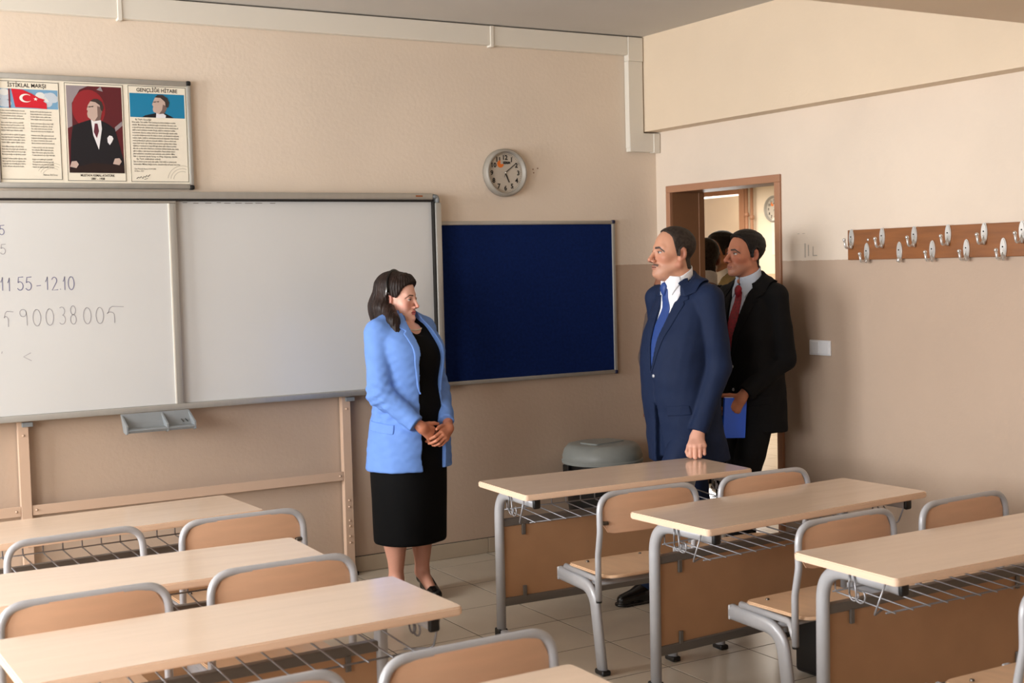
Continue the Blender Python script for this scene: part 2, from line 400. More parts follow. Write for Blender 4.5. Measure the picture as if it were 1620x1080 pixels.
sp_ = obj('sliding_panel', boxes([((.36, -.088, 1.006), (1.782, -.070, 2.0))]), 'wb', wb)
bm = boxes([((.34, -.093, 1.998), (1.815, -.066, 2.018)), ((1.782, -.093, 1.004), (1.815, -.066, 1.998))], bevel=.003)
obj('panel_frame', bm, 'alu', sp_, 'auto')
obj('frame_bead', boxes([((1.776, -.0935, 1.006), (1.783, -.088, 1.998))]), 'pvc', sp_)
obj('wear_mark', boxes([((3.13, -.103, 2.036), (3.17, -.0995, 2.044))]), mat('worn_sticker', (150, 84, 40), .7), wb)
# handwriting (stroke shapes in a unit box)
def arcp(cx, cz, rx, rz, a0, a1, n=14): return [(cx+rx*math.cos(math.radians(a0+(a1-a0)*k/n)), cz+rz*math.sin(math.radians(a0+(a1-a0)*k/n))) for k in range(n+1)]
G = {'0': [arcp(.5, .5, .42, .5, 100, 470, 22)], '1': [[(.2, .62), (.55, 1), (.5, 0)]],
     '2': [arcp(.45, .74, .35, .26, 165, -20)+[(.08, 0), (.95, .04)]],
     '3': [arcp(.4, .76, .38, .24, 130, -80)+arcp(.42, .27, .42, .27, 80, -140)],
     '5': [[(.95, 1), (.28, .97), (.2, .58)]+arcp(.45, .32, .42, .32, 130, -150)],
     'f': [[(1.5, .96), (.45, 1), (.2, .9), (.05, .62)]+arcp(.25, .42, .38, .25, 140, 20)+[(.62, .3), (.6, 0)]],
     '8': [arcp(.5, .76, .32, .24, 270, 630, 18)+arcp(.5, .26, .36, .26, 90, -270, 18)],
     '9': [arcp(.42, .76, .38, .22, 10, 380, 18)+[(.84, .6), (.86, 0)]],
     '-': [[(0, .3), (1, .34)]], '<': [[(1, 1), (0, .55), (1.05, 0)]], '.': [[(.4, 0), (.55, .04)]], ',': [[(.5, .4), (.3, -.1)]]}
def write(s, x, z, w, h, adv, wd, mt, slope=0):
    bm = bmesh.new()
    for i, ch in enumerate(s):
        if ch == ' ': continue
        for st in G[ch]:
            j = (random.random()-.5)*.006
            ribbon(bm, [(x+i*adv+px*w, z+slope*i+j+pz*h) for px, pz in st], wd, -.0888)
    return obj('handwriting', bm, mt, sp_)
for s, x, z, w, h, adv, wd, mt in (('5', .985, 1.853, .026, .044, .03, .0035, 'marker'), ('5', .985, 1.764, .028, .046, .03, .003, 'marker2'),
        ('11', .978, 1.592, .022, .062, .030, .0036, 'marker'), ('55', 1.052, 1.592, .032, .062, .037, .0036, 'marker'), ('-', 1.140, 1.598, .020, .05, .03, .0032, 'marker'),
        ('1', 1.176, 1.590, .026, .062, .03, .0036, 'marker'), ('2', 1.207, 1.590, .032, .062, .03, .0036, 'marker'), ('.', 1.242, 1.591, .012, .06, .03, .004, 'marker'), ('1', 1.257, 1.590, .022, .064, .03, .0036, 'marker'), ('0', 1.282, 1.590, .032, .062, .03, .0036, 'marker'),
        ('f', .990, 1.424, .028, .072, .06, .0028, 'marker2'), ('9', 1.058, 1.424, .038, .078, .06, .0028, 'marker2'), ('00', 1.114, 1.424, .042, .078, .058, .0028, 'marker2'), ('3', 1.234, 1.424, .036, .082, .06, .0028, 'marker2'),
        ('8', 1.283, 1.420, .036, .088, .06, .003, 'marker2'), ('00', 1.345, 1.421, .042, .078, .0585, .003, 'marker2'), ('f', 1.462, 1.418, .052, .080, .06, .003, 'marker2'),
        ('<', 1.067, 1.262, .034, .038, .06, .003, 'marker2'), (',', .968, 1.30, .012, .02, .03, .003, 'marker2')):
    write(s, x, z, w, h, adv, wd, mt)
bm = bmesh.new()
for k in range(9): box(bm, (1.86+.055*k+random.random()*.03, -.0625, 2.004-random.random()*.004), (.02+.03*random.random(), .001, .003))
obj('eraser_dirt', bm, 'smudge', wb, kind='stuff')
# stand
st = thing('whiteboard_stand', 'peach painted steel stand bolted under the whiteboard', 'stand', (0, YF, 0))
for xx in (.35, 1.056, 2.702):
    u = obj('upright', boxes([((xx-.024, -.052, .03), (xx+.024, -.045, .975)), ((xx-.024, -.045, .03), (xx-.019, -.012, .975)), ((xx+.019, -.045, .03), (xx+.024, -.012, .975))], bevel=.0015), 'stand', st)
    obj('bracket', bx((xx+.018, -.062, .957), (.05, .02, .022), bevel=.003), 'tray', u)
    obj('foot', bx((xx+.006, -.045, .012), (.056, .06, .022), bevel=.004), 'black', u)
    for zz in (.905, .41, .375, .30, .27, .215, .18, .55):
        if zz == .55: continue
        obj('bolt_head', lathe(bmesh.new(), [(.001, .007), (.004, .006), (.0065, .0)], 10, (xx, -.052, zz), 'y'), 'stand', u, True)
for a, b in ((.374, 1.03), (1.082, 2.676)):
    r = obj('crossbar', boxes([((a, -.048, .52), (b, -.041, .568)), ((a, -.041, .52), (b, -.015, .525))], bevel=.0015), 'stand', st)
    for xx in (a+.02, b-.02):
        obj('bolt_head', lathe(bmesh.new(), [(.001, .007), (.004, .006), (.0065, .0)], 10, (xx, -.048, .545), 'y'), 'stand', r, True)
# marker tray
tr = thing('marker_tray', 'grey plastic two-compartment marker tray under the whiteboard', 'tray', (1.668, YF-.1, .89))
L = .165
bm = bmesh.new(); prism(bm, [(0.0, .085), (-.007, .085), (-.062, 0.012), (-.11, .0), (-.118, .012), (-.108, .018), (-.06, .02)], -L, L, plane='yz'); 
bmesh.ops.rotate(bm, cent=(0, 0, 0), matrix=Matrix.Identity(3), verts=bm.verts)
obj('tray_body', bm, 'tray', tr)
for sx in (-L, .03, L):
    bm = bmesh.new(); prism(bm, [(0.0, .085), (-.115, .035), (-.118, .0), (-.10, -.006), (-.05, .0)], sx-.004, sx+.004, plane='yz'); obj('divider' if sx == .03 else 'tray_end', bm, 'tray', tr)
for k, xx in enumerate((.115, .135)):
    bm = bmesh.new(); tube(bm, [(xx, -.045, .045), (xx+.012, -.052, .03)], .002, 6); obj('ink_mark', bm, 'print_black', tr)

# ------------------------------------------------------------------ blue felt board
bb = thing('notice_board', 'navy blue felt notice board with aluminium frame beside the whiteboard', 'notice board', (0, YF, 0))
a, b, c, e = 3.30, 4.496, .982, 1.905
obj('felt', boxes([((a+.015, -.016, c+.015), (b-.015, -.003, e-.015))]), 'blue_felt', bb)
t = .022
obj('frame', boxes([((a, -.024, e-t), (b-.018, -.002, e)), ((a, -.024, c), (b-.018, -.002, c+t)), ((b-t, -.024, c+.018), (b, -.002, e-.018)), ((a, -.024, c+t), (a+t, -.002, e-t))], bevel=.004), 'alu', bb, 'auto')
for zz in (c+.008, e-.008): obj('corner_cap', bx((b-.009, -.014, zz), (.022, .028, .022), bevel=.006), 'blue_cap', bb)

# ------------------------------------------------------------------ clocks
def clock(loc, rz, R, label):
    k = thing('wall_clock', label, 'clock', loc, rz)
    bm = lathe(bmesh.new(), [(R*.8, .0), (R, .0), (R*1.0, .020), (R*.985, .036), (R*.95, .046), (R*.90, .049), (R*.86, .045), (R*.835, .018)], 56, axis='y'); obj('rim', bm, 'clock_rim', k, True)
    obj('dial', lathe(bmesh.new(), [(R*.84, .014), (R*.84, .019), (.001, .019)], 56, axis='y'), 'clock_face', k)
    bm = bmesh.new()
    for i in range(1, 13):
        an = math.radians(90-30*i); text_mesh(bm, str(i), R*.27, R*.635*math.cos(an), -.0200, R*.635*math.sin(an)-R*.095, bold=R*.010)
    obj('numerals', bm, 'print_black', k)
    bm = bmesh.new()
    for i in range(60):
        an = math.radians(6*i); l = R*.055 if i % 5 == 0 else R*.03
        box(bm, ((R*.78-l/2)*math.cos(an), -.0200, (R*.78-l/2)*math.sin(an)), (l, .0006, R*.008 if i % 5 else R*.014), Matrix.Rotation(0, 3, 'Y')) if False else prism(bm, [((R*.79-t_*l)*math.cos(an)+s_*R*.006*math.sin(an), (R*.79-t_*l)*math.sin(an)-s_*R*.006*math.cos(an)) for t_, s_ in ((0, -1), (1, -1), (1, 1), (0, 1))], -.0203, -.0198)
    obj('minute_marks', bm, 'print_black', k)
    bm = bmesh.new(); prism(bm, [(-.22*R, .36*R)]+[(-.22*R+.155*R*math.cos(math.radians(q)), .36*R+.155*R*math.sin(math.radians(q))) for q in range(90, 361, 15)], -.0203, -.0198); obj('orange_emblem', bm, 'orange', k)
    bm = bmesh.new(); text_mesh(bm, 'SERIM', R*.135, R*.08, -.0206, R*.37, bold=R*.008); obj('lettering', bm, 'print_black', k)
    def hand(name, ang, l, w, y, tail=.12):
        c_, s_ = math.cos(ang), math.sin(ang); bm = bmesh.new()
        prism(bm, [(u*c_-v*s_, u*s_+v*c_) for u, v in ((-tail*R, -w), (l, -w*.7), (l, w*.7), (-tail*R, w))], y, y+.0012); return obj(name, bm, 'print_black', k)
    hand('hour_hand', math.radians(-66), R*.44, R*.032, -.0225, .04); hand('minute_hand', math.radians(37), R*.62, R*.018, -.024, .04)
    h = hand('second_hand', math.radians(252), R*.2, R*.006, -.0255, 0)
    obj('hub', lathe(bmesh.new(), [(R*.04, .02), (R*.035, .027), (.001, .0275)], 14, axis='y'), 'pvc', k, True)
    return k
clock((3.742, YF, 2.181), 0, .137, 'round silver wall clock above the navy notice board')
clock((XH, 9.985, 2.15), -H, .135, 'round wall clock half hidden by the door frame, out in the hall')
sh_ = thing('screw_hole', 'little brown screw holes in the wall right of the silver clock', 'screw hole', (3.94, YF, 2.205))
for px, pz in ((.0, .0), (.004, -.02), (.032, .006)): obj('hole', tb([(px, -.003, pz), (px, .002, pz)], .0035, 8), 'jamb', sh_)

# ------------------------------------------------------------------ poster board
pb = thing('poster_board', 'aluminium framed board with a flag poster, a portrait and a speech, above the whiteboard', 'poster board', (0, YF, 0))
a, b, c, e = 1.004, 1.930, 2.073, 2.608
obj('backing', boxes([((a+.01, -.02, c+.01), (b-.01, -.003, e-.01))]), 'paper', pb)
t = .026
obj('frame', boxes([((a, -.032, e-t), (b-.02, -.002, e)), ((a, -.032, c), (b-.02, -.002, c+t)), ((b-.02, -.032, c+.02), (b, -.002, e-.02)), ((a, -.032, c+t), (a+.012, -.002, e-t))], bevel=.005), 'alu', pb, 'auto')
for zz in (c+.009, e-.009): obj('corner_cap', bx((b-.01, -.018, zz), (.024, .034, .024), bevel=.007), 'black', pb)
PM = {}
def pm(n, c): 
    if n not in PM: PM[n] = mat('print_'+n, c, .4)
    return PM[n]
Y = -.0205
def poly(name, pts, m, lay, par):
    bm = bmesh.new(); prism(bm, pts, Y-.0004*lay-.0004, Y-.0004*lay); return obj(name, bm, m, par)
def rect(x0, z0, x1, z1): return [(x0, z0), (x1, z0), (x1, z1), (x0, z1)]
def sheet(x0, z0, x1, z1, name):
    s = obj(name, boxes([((x0, Y-.0006, z0), (x1, Y+.002, z1))]), 'paper', pb)
    w = .0022
    bm = boxes([((x0, Y-.0012, z0), (x1, Y-.0006, z0+w)), ((x0, Y-.0012, z1-w), (x1, Y-.0006, z1)), ((x0, Y-.0012, z0), (x0+w, Y-.0006, z1)), ((x1-w, Y-.0012, z0), (x1, Y-.0006, z1))]); obj('border', bm, 'print_black', s)
    return s
blk = pm('black', (34, 30, 30)); grey = pm('watermark', (206, 198, 182))
# 1: anthem sheet
s1 = sheet(1.018, 2.113, 1.294, 2.572, 'anthem_sheet')
bm = bmesh.new(); text_mesh(bm, 'İSTİKLAL MARŞI', .0255, 1.150, Y-.0012, 2.545, sx=.92, bold=.0004); obj('title', bm, blk, s1)
poly('sky_print', rect(1.022, 2.446, 1.288, 2.536), pm('sky', (120, 166, 200)), 2, s1)
random.seed(3)
for q in range(16):
    cx, cz, rr = random.choice([1.04, 1.05, 1.21, 1.24, 1.265])+random.random()*.02-.01, 2.46+random.random()*.06, .008+random.random()*.012
    poly('cloud_print', [(max(1.0225, min(1.2875, cx+rr*1.4*math.cos(t_*.524))), max(2.447, min(2.535, cz+rr*math.sin(t_*.524)))) for t_ in range(12)], pm('cloud%d' % (q % 2), ((196, 206, 216), (226, 226, 222))[q % 2]), 3+.1*(q % 7), s1)
poly('pole_print', rect(1.066, 2.446, 1.073, 2.536), pm('pole', (120, 40, 50)), 5, s1)
fl = poly('flag_print', [(1.079, 2.536), (1.13, 2.533), (1.17, 2.516), (1.20, 2.498), (1.228, 2.490), (1.221, 2.482), (1.236, 2.472), (1.236, 2.446), (1.19, 2.449), (1.15, 2.450), (1.094, 2.450)], pm('flag_red', (206, 30, 48)), 6, s1)
cres = [(1.142+.028*math.cos(math.radians(q)), 2.494+.020*math.sin(math.radians(q))) for q in range(40, 321, 14)]+[(1.149+.0215*math.cos(math.radians(q)), 2.494+.0155*math.sin(math.radians(q))) for q in range(316, 43, -14)]
poly('crescent_print', cres, pm('white', (238, 234, 228)), 8, s1)
poly('star_print', [(1.187+(.0105 if q % 2 == 0 else .0043)*math.cos(math.radians(36*q+10)), 2.491+(.0095 if q % 2 == 0 else .004)*math.sin(math.radians(36*q+10))) for q in range(10)], PM['white'], 8, s1)
IM = """Korkma, sönmez bu şafaklarda yüzen al sancak;|Sönmeden yurdumun üstünde tüten en son ocak.|O benim milletimin yıldızıdır, parlayacak;|O benimdir, o benim milletimindir ancak.||Çatma, kurban olayım, çehreni ey nazlı hilâl!|Kahraman ırkıma bir gül! Ne bu şiddet, bu celâl?|Sana olmaz dökülen kanlarımız sonra helâl;|Hakkıdır, Hakk'a tapan milletimin istiklâl.||Ben ezelden beridir hür yaşadım, hür yaşarım.|Hangi çılgın bana zincir vuracakmış? Şaşarım!|Kükremiş sel gibiyim, bendimi çiğner, aşarım.|Yırtarım dağları, enginlere sığmam, taşarım.||Garbın âfâkını sarmışsa çelik zırhlı duvar,|Benim iman dolu göğsüm gibi serhaddim var.|Ulusun, korkma! Nasıl böyle bir imanı boğar,|Medeniyyet dediğin tek dişi kalmış canavar?||Arkadaş! Yurduma alçakları uğratma, sakın.|Siper et gövdeni, dursun bu hayâsızca akın.|Doğacaktır sana va'dettiği günler Hakk'ın;|Kim bilir, belki yarın, belki yarından da yakın.""".split('|')
IM2 = """Bastığın yerleri toprak diyerek geçme, tanı!|Düşün altındaki binlerce kefensiz yatanı.|Sen şehit oğlusun, incitme, yazıktır, atanı:|Verme, dünyâları alsan da, bu cennet vatanı.||Kim bu cennet vatanın uğruna olmaz ki fedâ?|Şühedâ fışkıracak, toprağı sıksan, şühedâ!|Cânı, cânânı, bütün varımı alsın da Hudâ,|Etmesin tek vatanımdan beni dünyâda cüdâ.||Ruhumun senden, İlâhî, şudur ancak emeli:|Değmesin mabedimin göğsüne nâ-mahrem eli!|Bu ezanlar, ki şehâdetleri dînin temeli,|Ebedî yurdumun üstünde benim inlemeli.||O zaman vecd ile bin secde eder, varsa taşım;|Her cerîhamda, İlâhî, boşanıp kanlı yaşım,|Fışkırır rûh-i mücerred gibi yerden na'şım;|O zaman yükselerek arşa değer belki başım.||Dalgalan sen de şafaklar gibi ey şanlı hilâl!|Olsun artık dökülen kanlarımın hepsi helâl.|Ebediyyen sana yok, ırkıma yok izmihlâl:|Hakkıdır, hür yaşamış, bayrağın, hürriyyet;""".split('|')
for q in range(5):
    poly('watermark', [(1.25+(.05+.012*q+(.003 if h_ else 0))*math.cos(math.radians(an)), 2.116+(.05+.012*q+(.003 if h_ else 0))*math.sin(math.radians(an))) for h_, rg in ((0, range(62, 151, 8)), (1, range(150, 61, -8))) for an in rg], grey, 1.2, s1) if q < 3 else None
def lines(par, L_, x, z, dz, size, wmax, gap=.55):
    bm = bmesh.new()
    for ln in L_:
        if not ln: z -= dz*gap; continue
        w = len(ln)*size*.46; text_mesh(bm, ln, size, x, Y-.0016, z, 'LEFT', sx=min(1, wmax/w), res=1, bold=size*.008); z -= dz
    return obj('body_text', bm, blk, par)
lines(s1, IM, 1.026, 2.431, .0121, .0098, .118, .62); lines(s1, IM2, 1.160, 2.429, .0121, .0098, .112, .62)
bm = bmesh.new(); text_mesh(bm, 'Mehmet Âkif Ersoy', .0105, 1.272, Y-.0016, 2.132, 'RIGHT', sx=.8); obj('signature_line', bm, blk, s1)
# 2: portrait of a man in a dark suit (plain flat print)
s2 = sheet(1.319, 2.109, 1.596, 2.576, 'portrait_sheet')
x0, x1, z0, z1 = 1.328, 1.588, 2.148, 2.564
poly('portrait_ground', rect(x0, z0, x1, z1), pm('dark_red', (92, 28, 36)), 2, s2)
poly('grey_haze', [(x0, z1), (x0, 2.36), (1.35, 2.37), (1.352, 2.48), (1.39, 2.545), (1.43, z1)], pm('haze', (150, 140, 144)), 3, s2)
poly('red_disc', [(1.43+.078*math.cos(math.radians(q)), 2.455+.092*math.sin(math.radians(q))) for q in range(0, 360, 15)], pm('disc_red', (146, 34, 42)), 3.5, s2)
poly('grey_haze', [(1.49, z1), (1.47, 2.548), (1.5, 2.54)], PM['haze'], 4, s2)
poly('grey_haze', [(1.585, 2.40), (1.55, 2.37), (1.553, 2.35), (1.588, 2.38)], PM['haze'], 4, s2)
suit = pm('suit', (22, 22, 30)); skin = pm('sepia_skin', (196, 172, 160)); sk2_ = pm('sepia_shade', (120, 98, 92)); hr = pm('portrait_hair', (58, 48, 46))
poly('suit_print', [(x0+.004, 2.165), (x0+.012, 2.30), (1.352, 2.372), (1.39, 2.388), (1.43, 2.402), (1.478, 2.404), (1.52, 2.384), (1.55, 2.36), (1.57, 2.28), (x1, 2.20), (x1, 2.165)], suit, 5, s2)
poly('shirt_print', [(1.438, 2.405), (1.485, 2.402), (1.488, 2.36), (1.470, 2.26), (1.446, 2.33)], pm('shirt', (232, 230, 232)), 6, s2)
poly('tie_print', [(1.455, 2.386), (1.468, 2.386), (1.474, 2.35), (1.462, 2.315), (1.449, 2.345)], pm('tie', (96, 40, 56)), 7, s2)
poly('handkerchief_print', [(1.512, 2.318), (1.522, 2.330), (1.535, 2.327), (1.541, 2.315), (1.534, 2.300), (1.523, 2.284), (1.513, 2.297)], PM['shirt'], 6, s2)
poly('head_print', [(1.424, 2.415), (1.421, 2.432), (1.425, 2.445), (1.420, 2.451), (1.427, 2.474), (1.44, 2.494), (1.465, 2.502), (1.487, 2.49), (1.496, 2.46), (1.490, 2.438), (1.482, 2.402), (1.45, 2.396), (1.437, 2.405)], skin, 7, s2)
poly('head_shade', [(1.470, 2.470), (1.492, 2.462), (1.490, 2.438), (1.482, 2.402), (1.455, 2.398), (1.470, 2.42)], sk2_, 8, s2)
poly('hair_print', [(1.436, 2.492), (1.455, 2.504), (1.474, 2.503), (1.492, 2.490), (1.499, 2.466), (1.493, 2.444), (1.486, 2.452), (1.482, 2.474), (1.462, 2.488)], hr, 9, s2)
for zx in ((1.438, 2.466), (1.425, 2.464)): poly('brow_print', [(zx[0]-.004, zx[1]), (zx[0]+.014, zx[1]+.004), (zx[0]+.012, zx[1]-.002)], hr, 9, s2)
poly('lectern_print', [(x0, z0), (x0, 2.166), (1.37, 2.178), (1.44, 2.196), (x1, 2.186), (x1, z0)], pm('lectern', (40, 24, 24)), 8, s2)
for hx in ((1.352, 2.188), (1.556, 2.205)): poly('hand_print', [(hx[0]-.022, hx[1]-.012), (hx[0]-.012, hx[1]+.014), (hx[0]+.01, hx[1]+.016), (hx[0]+.02, hx[1]), (hx[0]+.008, hx[1]-.018)], skin, 9, s2)
bm = bmesh.new(); text_mesh(bm, 'MUSTAFA KEMAL ATATÜRK', .0150, 1.459, Y-.0012, 2.131, sx=.86, bold=.0004); text_mesh(bm, '1881 - 1938', .0150, 1.459, Y-.0012, 2.115, sx=.9, bold=.0004); obj('caption', bm, blk, s2)
# 3: speech sheet
s3 = sheet(1.620, 2.108, 1.906, 2.577, 'speech_sheet')
bm = bmesh.new(); text_mesh(bm, 'GENÇLİĞE HİTABE', .0255, 1.763, Y-.0012, 2.549, sx=.92, bold=.0004); obj('title', bm, blk, s3)
poly('portrait_ground', rect(1.627, 2.424, 1.897, 2.541), pm('blue', (20, 126, 168)), 2, s3)
poly('suit_print', [(1.685, 2.424), (1.70, 2.434), (1.75, 2.446), (1.80, 2.446), (1.83, 2.432), (1.842, 2.424)], suit, 3, s3)
poly('shirt_print', [(1.753, 2.424), (1.756, 2.452), (1.79, 2.445), (1.803, 2.436), (1.80, 2.424)], PM['shirt'], 4, s3)
poly('head_print', [(1.742, 2.452), (1.738, 2.466), (1.742, 2.478), (1.736, 2.487), (1.744, 2.508), (1.752, 2.523), (1.772, 2.534), (1.80, 2.528), (1.815, 2.50), (1.808, 2.472), (1.796, 2.446), (1.768, 2.442)], skin, 5, s3)
poly('head_shade', [(1.79, 2.49), (1.81, 2.48), (1.796, 2.446), (1.768, 2.442), (1.784, 2.462)], sk2_, 6, s3)
poly('hair_print', [(1.75, 2.523), (1.764, 2.536), (1.79, 2.537), (1.812, 2.522), (1.821, 2.50), (1.815, 2.476), (1.803, 2.478), (1.80, 2.503), (1.778, 2.522)], hr, 7, s3)
for zx in ((1.757, 2.502), (1.741, 2.500)): poly('brow_print', [(zx[0]-.004, zx[1]), (zx[0]+.014, zx[1]+.004), (zx[0]+.012, zx[1]-.002)], hr, 7, s3)
GH = """     Ey Türk Gençliği!|Birinci vazifen, Türk istiklâlini, Türk Cumhuriyeti'ni, ilelebet muhafaza ve müdafaa|etmektir. Mevcudiyetinin ve istikbalinin yegâne temeli budur. Bu temel, senin,|en kıymetli hazinendir. İstikbalde dahi, seni bu hazineden mahrum etmek isteyecek|dahilî ve haricî bedhahların olacaktır. Bir gün, istiklâl ve cumhuriyeti müdafaa|mecburiyetine düşersen, vazifeye atılmak için, içinde bulunacağın vaziyetin imkân|ve şeraitini düşünmeyeceksin! Bu imkân ve şerait, çok nâmüsait bir mahiyette|tezahür edebilir. İstiklâl ve cumhuriyetine kastedecek düşmanlar, bütün dünyada|emsali görülmemiş bir galibiyetin mümessili olabilirler. Cebren ve hile ile aziz|vatanın bütün kaleleri zapt edilmiş, bütün tersanelerine girilmiş, bütün orduları|dağıtılmış ve memleketin her köşesi bilfiil işgal edilmiş olabilir. Bütün bu şeraitten|daha elim ve daha vahim olmak üzere, memleketin dahilinde iktidara sahip olanlar|gaflet ve dalâlet ve hatta hıyanet içinde bulunabilirler. Hatta bu iktidar sahipleri|şahsî menfaatlerini, müstevlilerin siyasî emelleriyle tevhit edebilirler. Millet,|fakr ü zaruret içinde harap ve bîtap düşmüş olabilir.|     Ey Türk istikbalinin evladı!|İşte, bu ahval ve şerait içinde dahi vazifen, Türk istiklâl ve cumhuriyetini|kurtarmaktır. Muhtaç olduğun kudret, damarlarındaki asil kanda mevcuttur.""".split('|')
for q in range(3):
    poly('watermark', [(1.875+(.045+.014*q+(.004 if h_ else 0))*math.cos(math.radians(an)), 2.114+(.045+.014*q+(.004 if h_ else 0))*math.sin(math.radians(an))) for h_, rg in ((0, range(70, 171, 10)), (1, range(170, 69, -10))) for an in rg], grey, 1.2, s3)
lines(s3, GH, 1.634, 2.409, .01285, .0112, .254)
bm = bmesh.new(); text_mesh(bm, 'Gazi Mustafa Kemal ATATÜRK', .0098, 1.636, Y-.0016, 2.168, 'LEFT', sx=.86); text_mesh(bm, '20 Ekim 1927', .0098, 1.636, Y-.0016, 2.157, 'LEFT', sx=.86); obj('dateline', bm, blk, s3)
bm = bmesh.new(); ribbon(bm, [(1.645, 2.123), (1.655, 2.130), (1.66, 2.126), (1.668, 2.133), (1.675, 2.124), (1.682, 2.134), (1.689, 2.130), (1.695, 2.140), (1.701, 2.133), (1.712, 2.144)], .003, Y-.002); ribbon(bm, [(1.683, 2.120), (1.70, 2.124)], .002, Y-.002); obj('signature', bm, blk, s3)

# ------------------------------------------------------------------ right wall things
cr = thing('coat_rack', 'brown wooden coat rack board with two rows of chrome hooks', 'coat rack', (XR, 0, 0))
obj('board', boxes([((-.022, 3.2, 1.634), (-.001, 4.857, 1.785))], bevel=.003), 'rack', cr)
def hook(yc, zc, stub=False):
    bm = bmesh.new()
    a_ = [(.0175*math.cos(q*math.pi/10), .046*math.sin(q*math.pi/10)) for q in range(20)]
    prism(bm, a_, -.031, -.022, plane='yz')
    bmesh.ops.bevel(bm, geom=[e_ for e_ in bm.edges if abs(e_.verts[0].co.x+.031) < 1e-5 and abs(e_.verts[1].co.x+.031) < 1e-5], offset=.004, segments=2, affect='EDGES')
    h_ = obj('hook', bm, 'chrome', cr, 'auto'); h_.location = (0, yc, zc)
    if not stub:
        bm = tube(bmesh.new(), arc_path([(-.027, 0, -.02), (-.038, 0, -.047), (-.066, 0, -.050), (-.074, .0, -.012)], .02, 6), .0058, 8); s_ = bmesh.ops.create_uvsphere(bm, u_segments=10, v_segments=6, radius=.0088)
        bmesh.ops.translate(bm, vec=(-.075, 0, -.008), verts=s_['verts']); obj('hook_arm', bm, 'chrome', h_, True)
    bm = tube(bmesh.new(), [(-.025, .0, -.03), (-.034, .0, -.052)], .010, 8); obj('hook_base', bm, 'chrome', h_, True)
    for zz in (.006, -.014):
        obj('hook_slot' if zz > 0 else 'screw', lathe(bmesh.new(), [(.001, .0335), (.0035, .0325), (.004, .03)], 8), 'dark' if zz > 0 else 'chrome', h_).matrix_local = Matrix.Translation((0, 0, zz)) @ Matrix.Rotation(-H, 4, 'Y')
for yy in (4.826, 4.619, 4.414, 4.210, 4.004, 3.80, 3.60): hook(yy, 1.744)
for yy, sb in ((4.722, False), (4.508, True), (4.304, False), (4.104, False), (3.90, False), (3.70, False)): hook(yy, 1.672, sb)
for yy, zz in ((4.717, 1.733), (3.75, 1.733)): obj('screw', lathe(bmesh.new(), [(.001, .026), (.006, .025), (.008, .021)], 12), 'chrome', cr, True).matrix_local = Matrix.Translation((0, yy, zz)) @ Matrix.Rotation(-H, 4, 'Y')
sw = thing('light_switch', 'white double light switch on the tan wall by the door', 'light switch', (XR, 5.078, 1.177))
obj('plate', bx((-.006, 0, 0), (.012, .156, .080), bevel=.004), 'switch', sw)
for yy in (.036, -.036): obj('rocker', bx((-.013, yy, 0), (.006, .064, .062), bevel=.002, rot=Matrix.Rotation(.03, 3, 'Y')), 'switch', sw)
sc_ = thing('pencil_mark', 'faint grey scribbles on the right wall above the paint border', 'scribble', (XR, 5.17, 1.69))
for (yy, zz, w, h) in ((5.19, 1.69, .01, .075), (5.165, 1.69, .008, .06), (5.13, 1.685, .008, .05), (5.115, 1.662, .03, .006), (5.24, 1.78, .015, .003), (5.20, 1.78, .018, .003)):
    obj('stroke', bx((-.0004, yy-5.17, zz-1.69), (.0006, w, h)), 'pencil', sc_)

# ------------------------------------------------------------------ bin in the corner
bn = thing('waste_bin', 'black waste bin with a grey domed lid in the corner', 'bin', (4.205, 6.232, 0))
obj('bin_body', lathe(bmesh.new(), [(.001, .0), (.17, 0), (.185, .02), (.225, .50), (.232, .52), (.001, .52)], 40), 'black', bn, 'auto')
obj('bin_lid', lathe(bmesh.new(), [(.001, .50), (.236, .50), (.238, .515), (.232, .522), (.234, .54), (.222, .578), (.20, .603), (.17, .61), (.001, .612)], 48), 'bin_lid', bn, 'auto')
bm = bmesh.new(); prism(bm, rrect(-.12, -.07, .12, .07, .02), .608, .618, plane='xy'); fl_ = obj('lid_flap', bm, 'bin_lid', bn); fl_.rotation_euler = (0, 0, .2)
obj('lid_handle', bx((-.235, .02, .47), (.02, .06, .06), bevel=.006), 'black', bn)
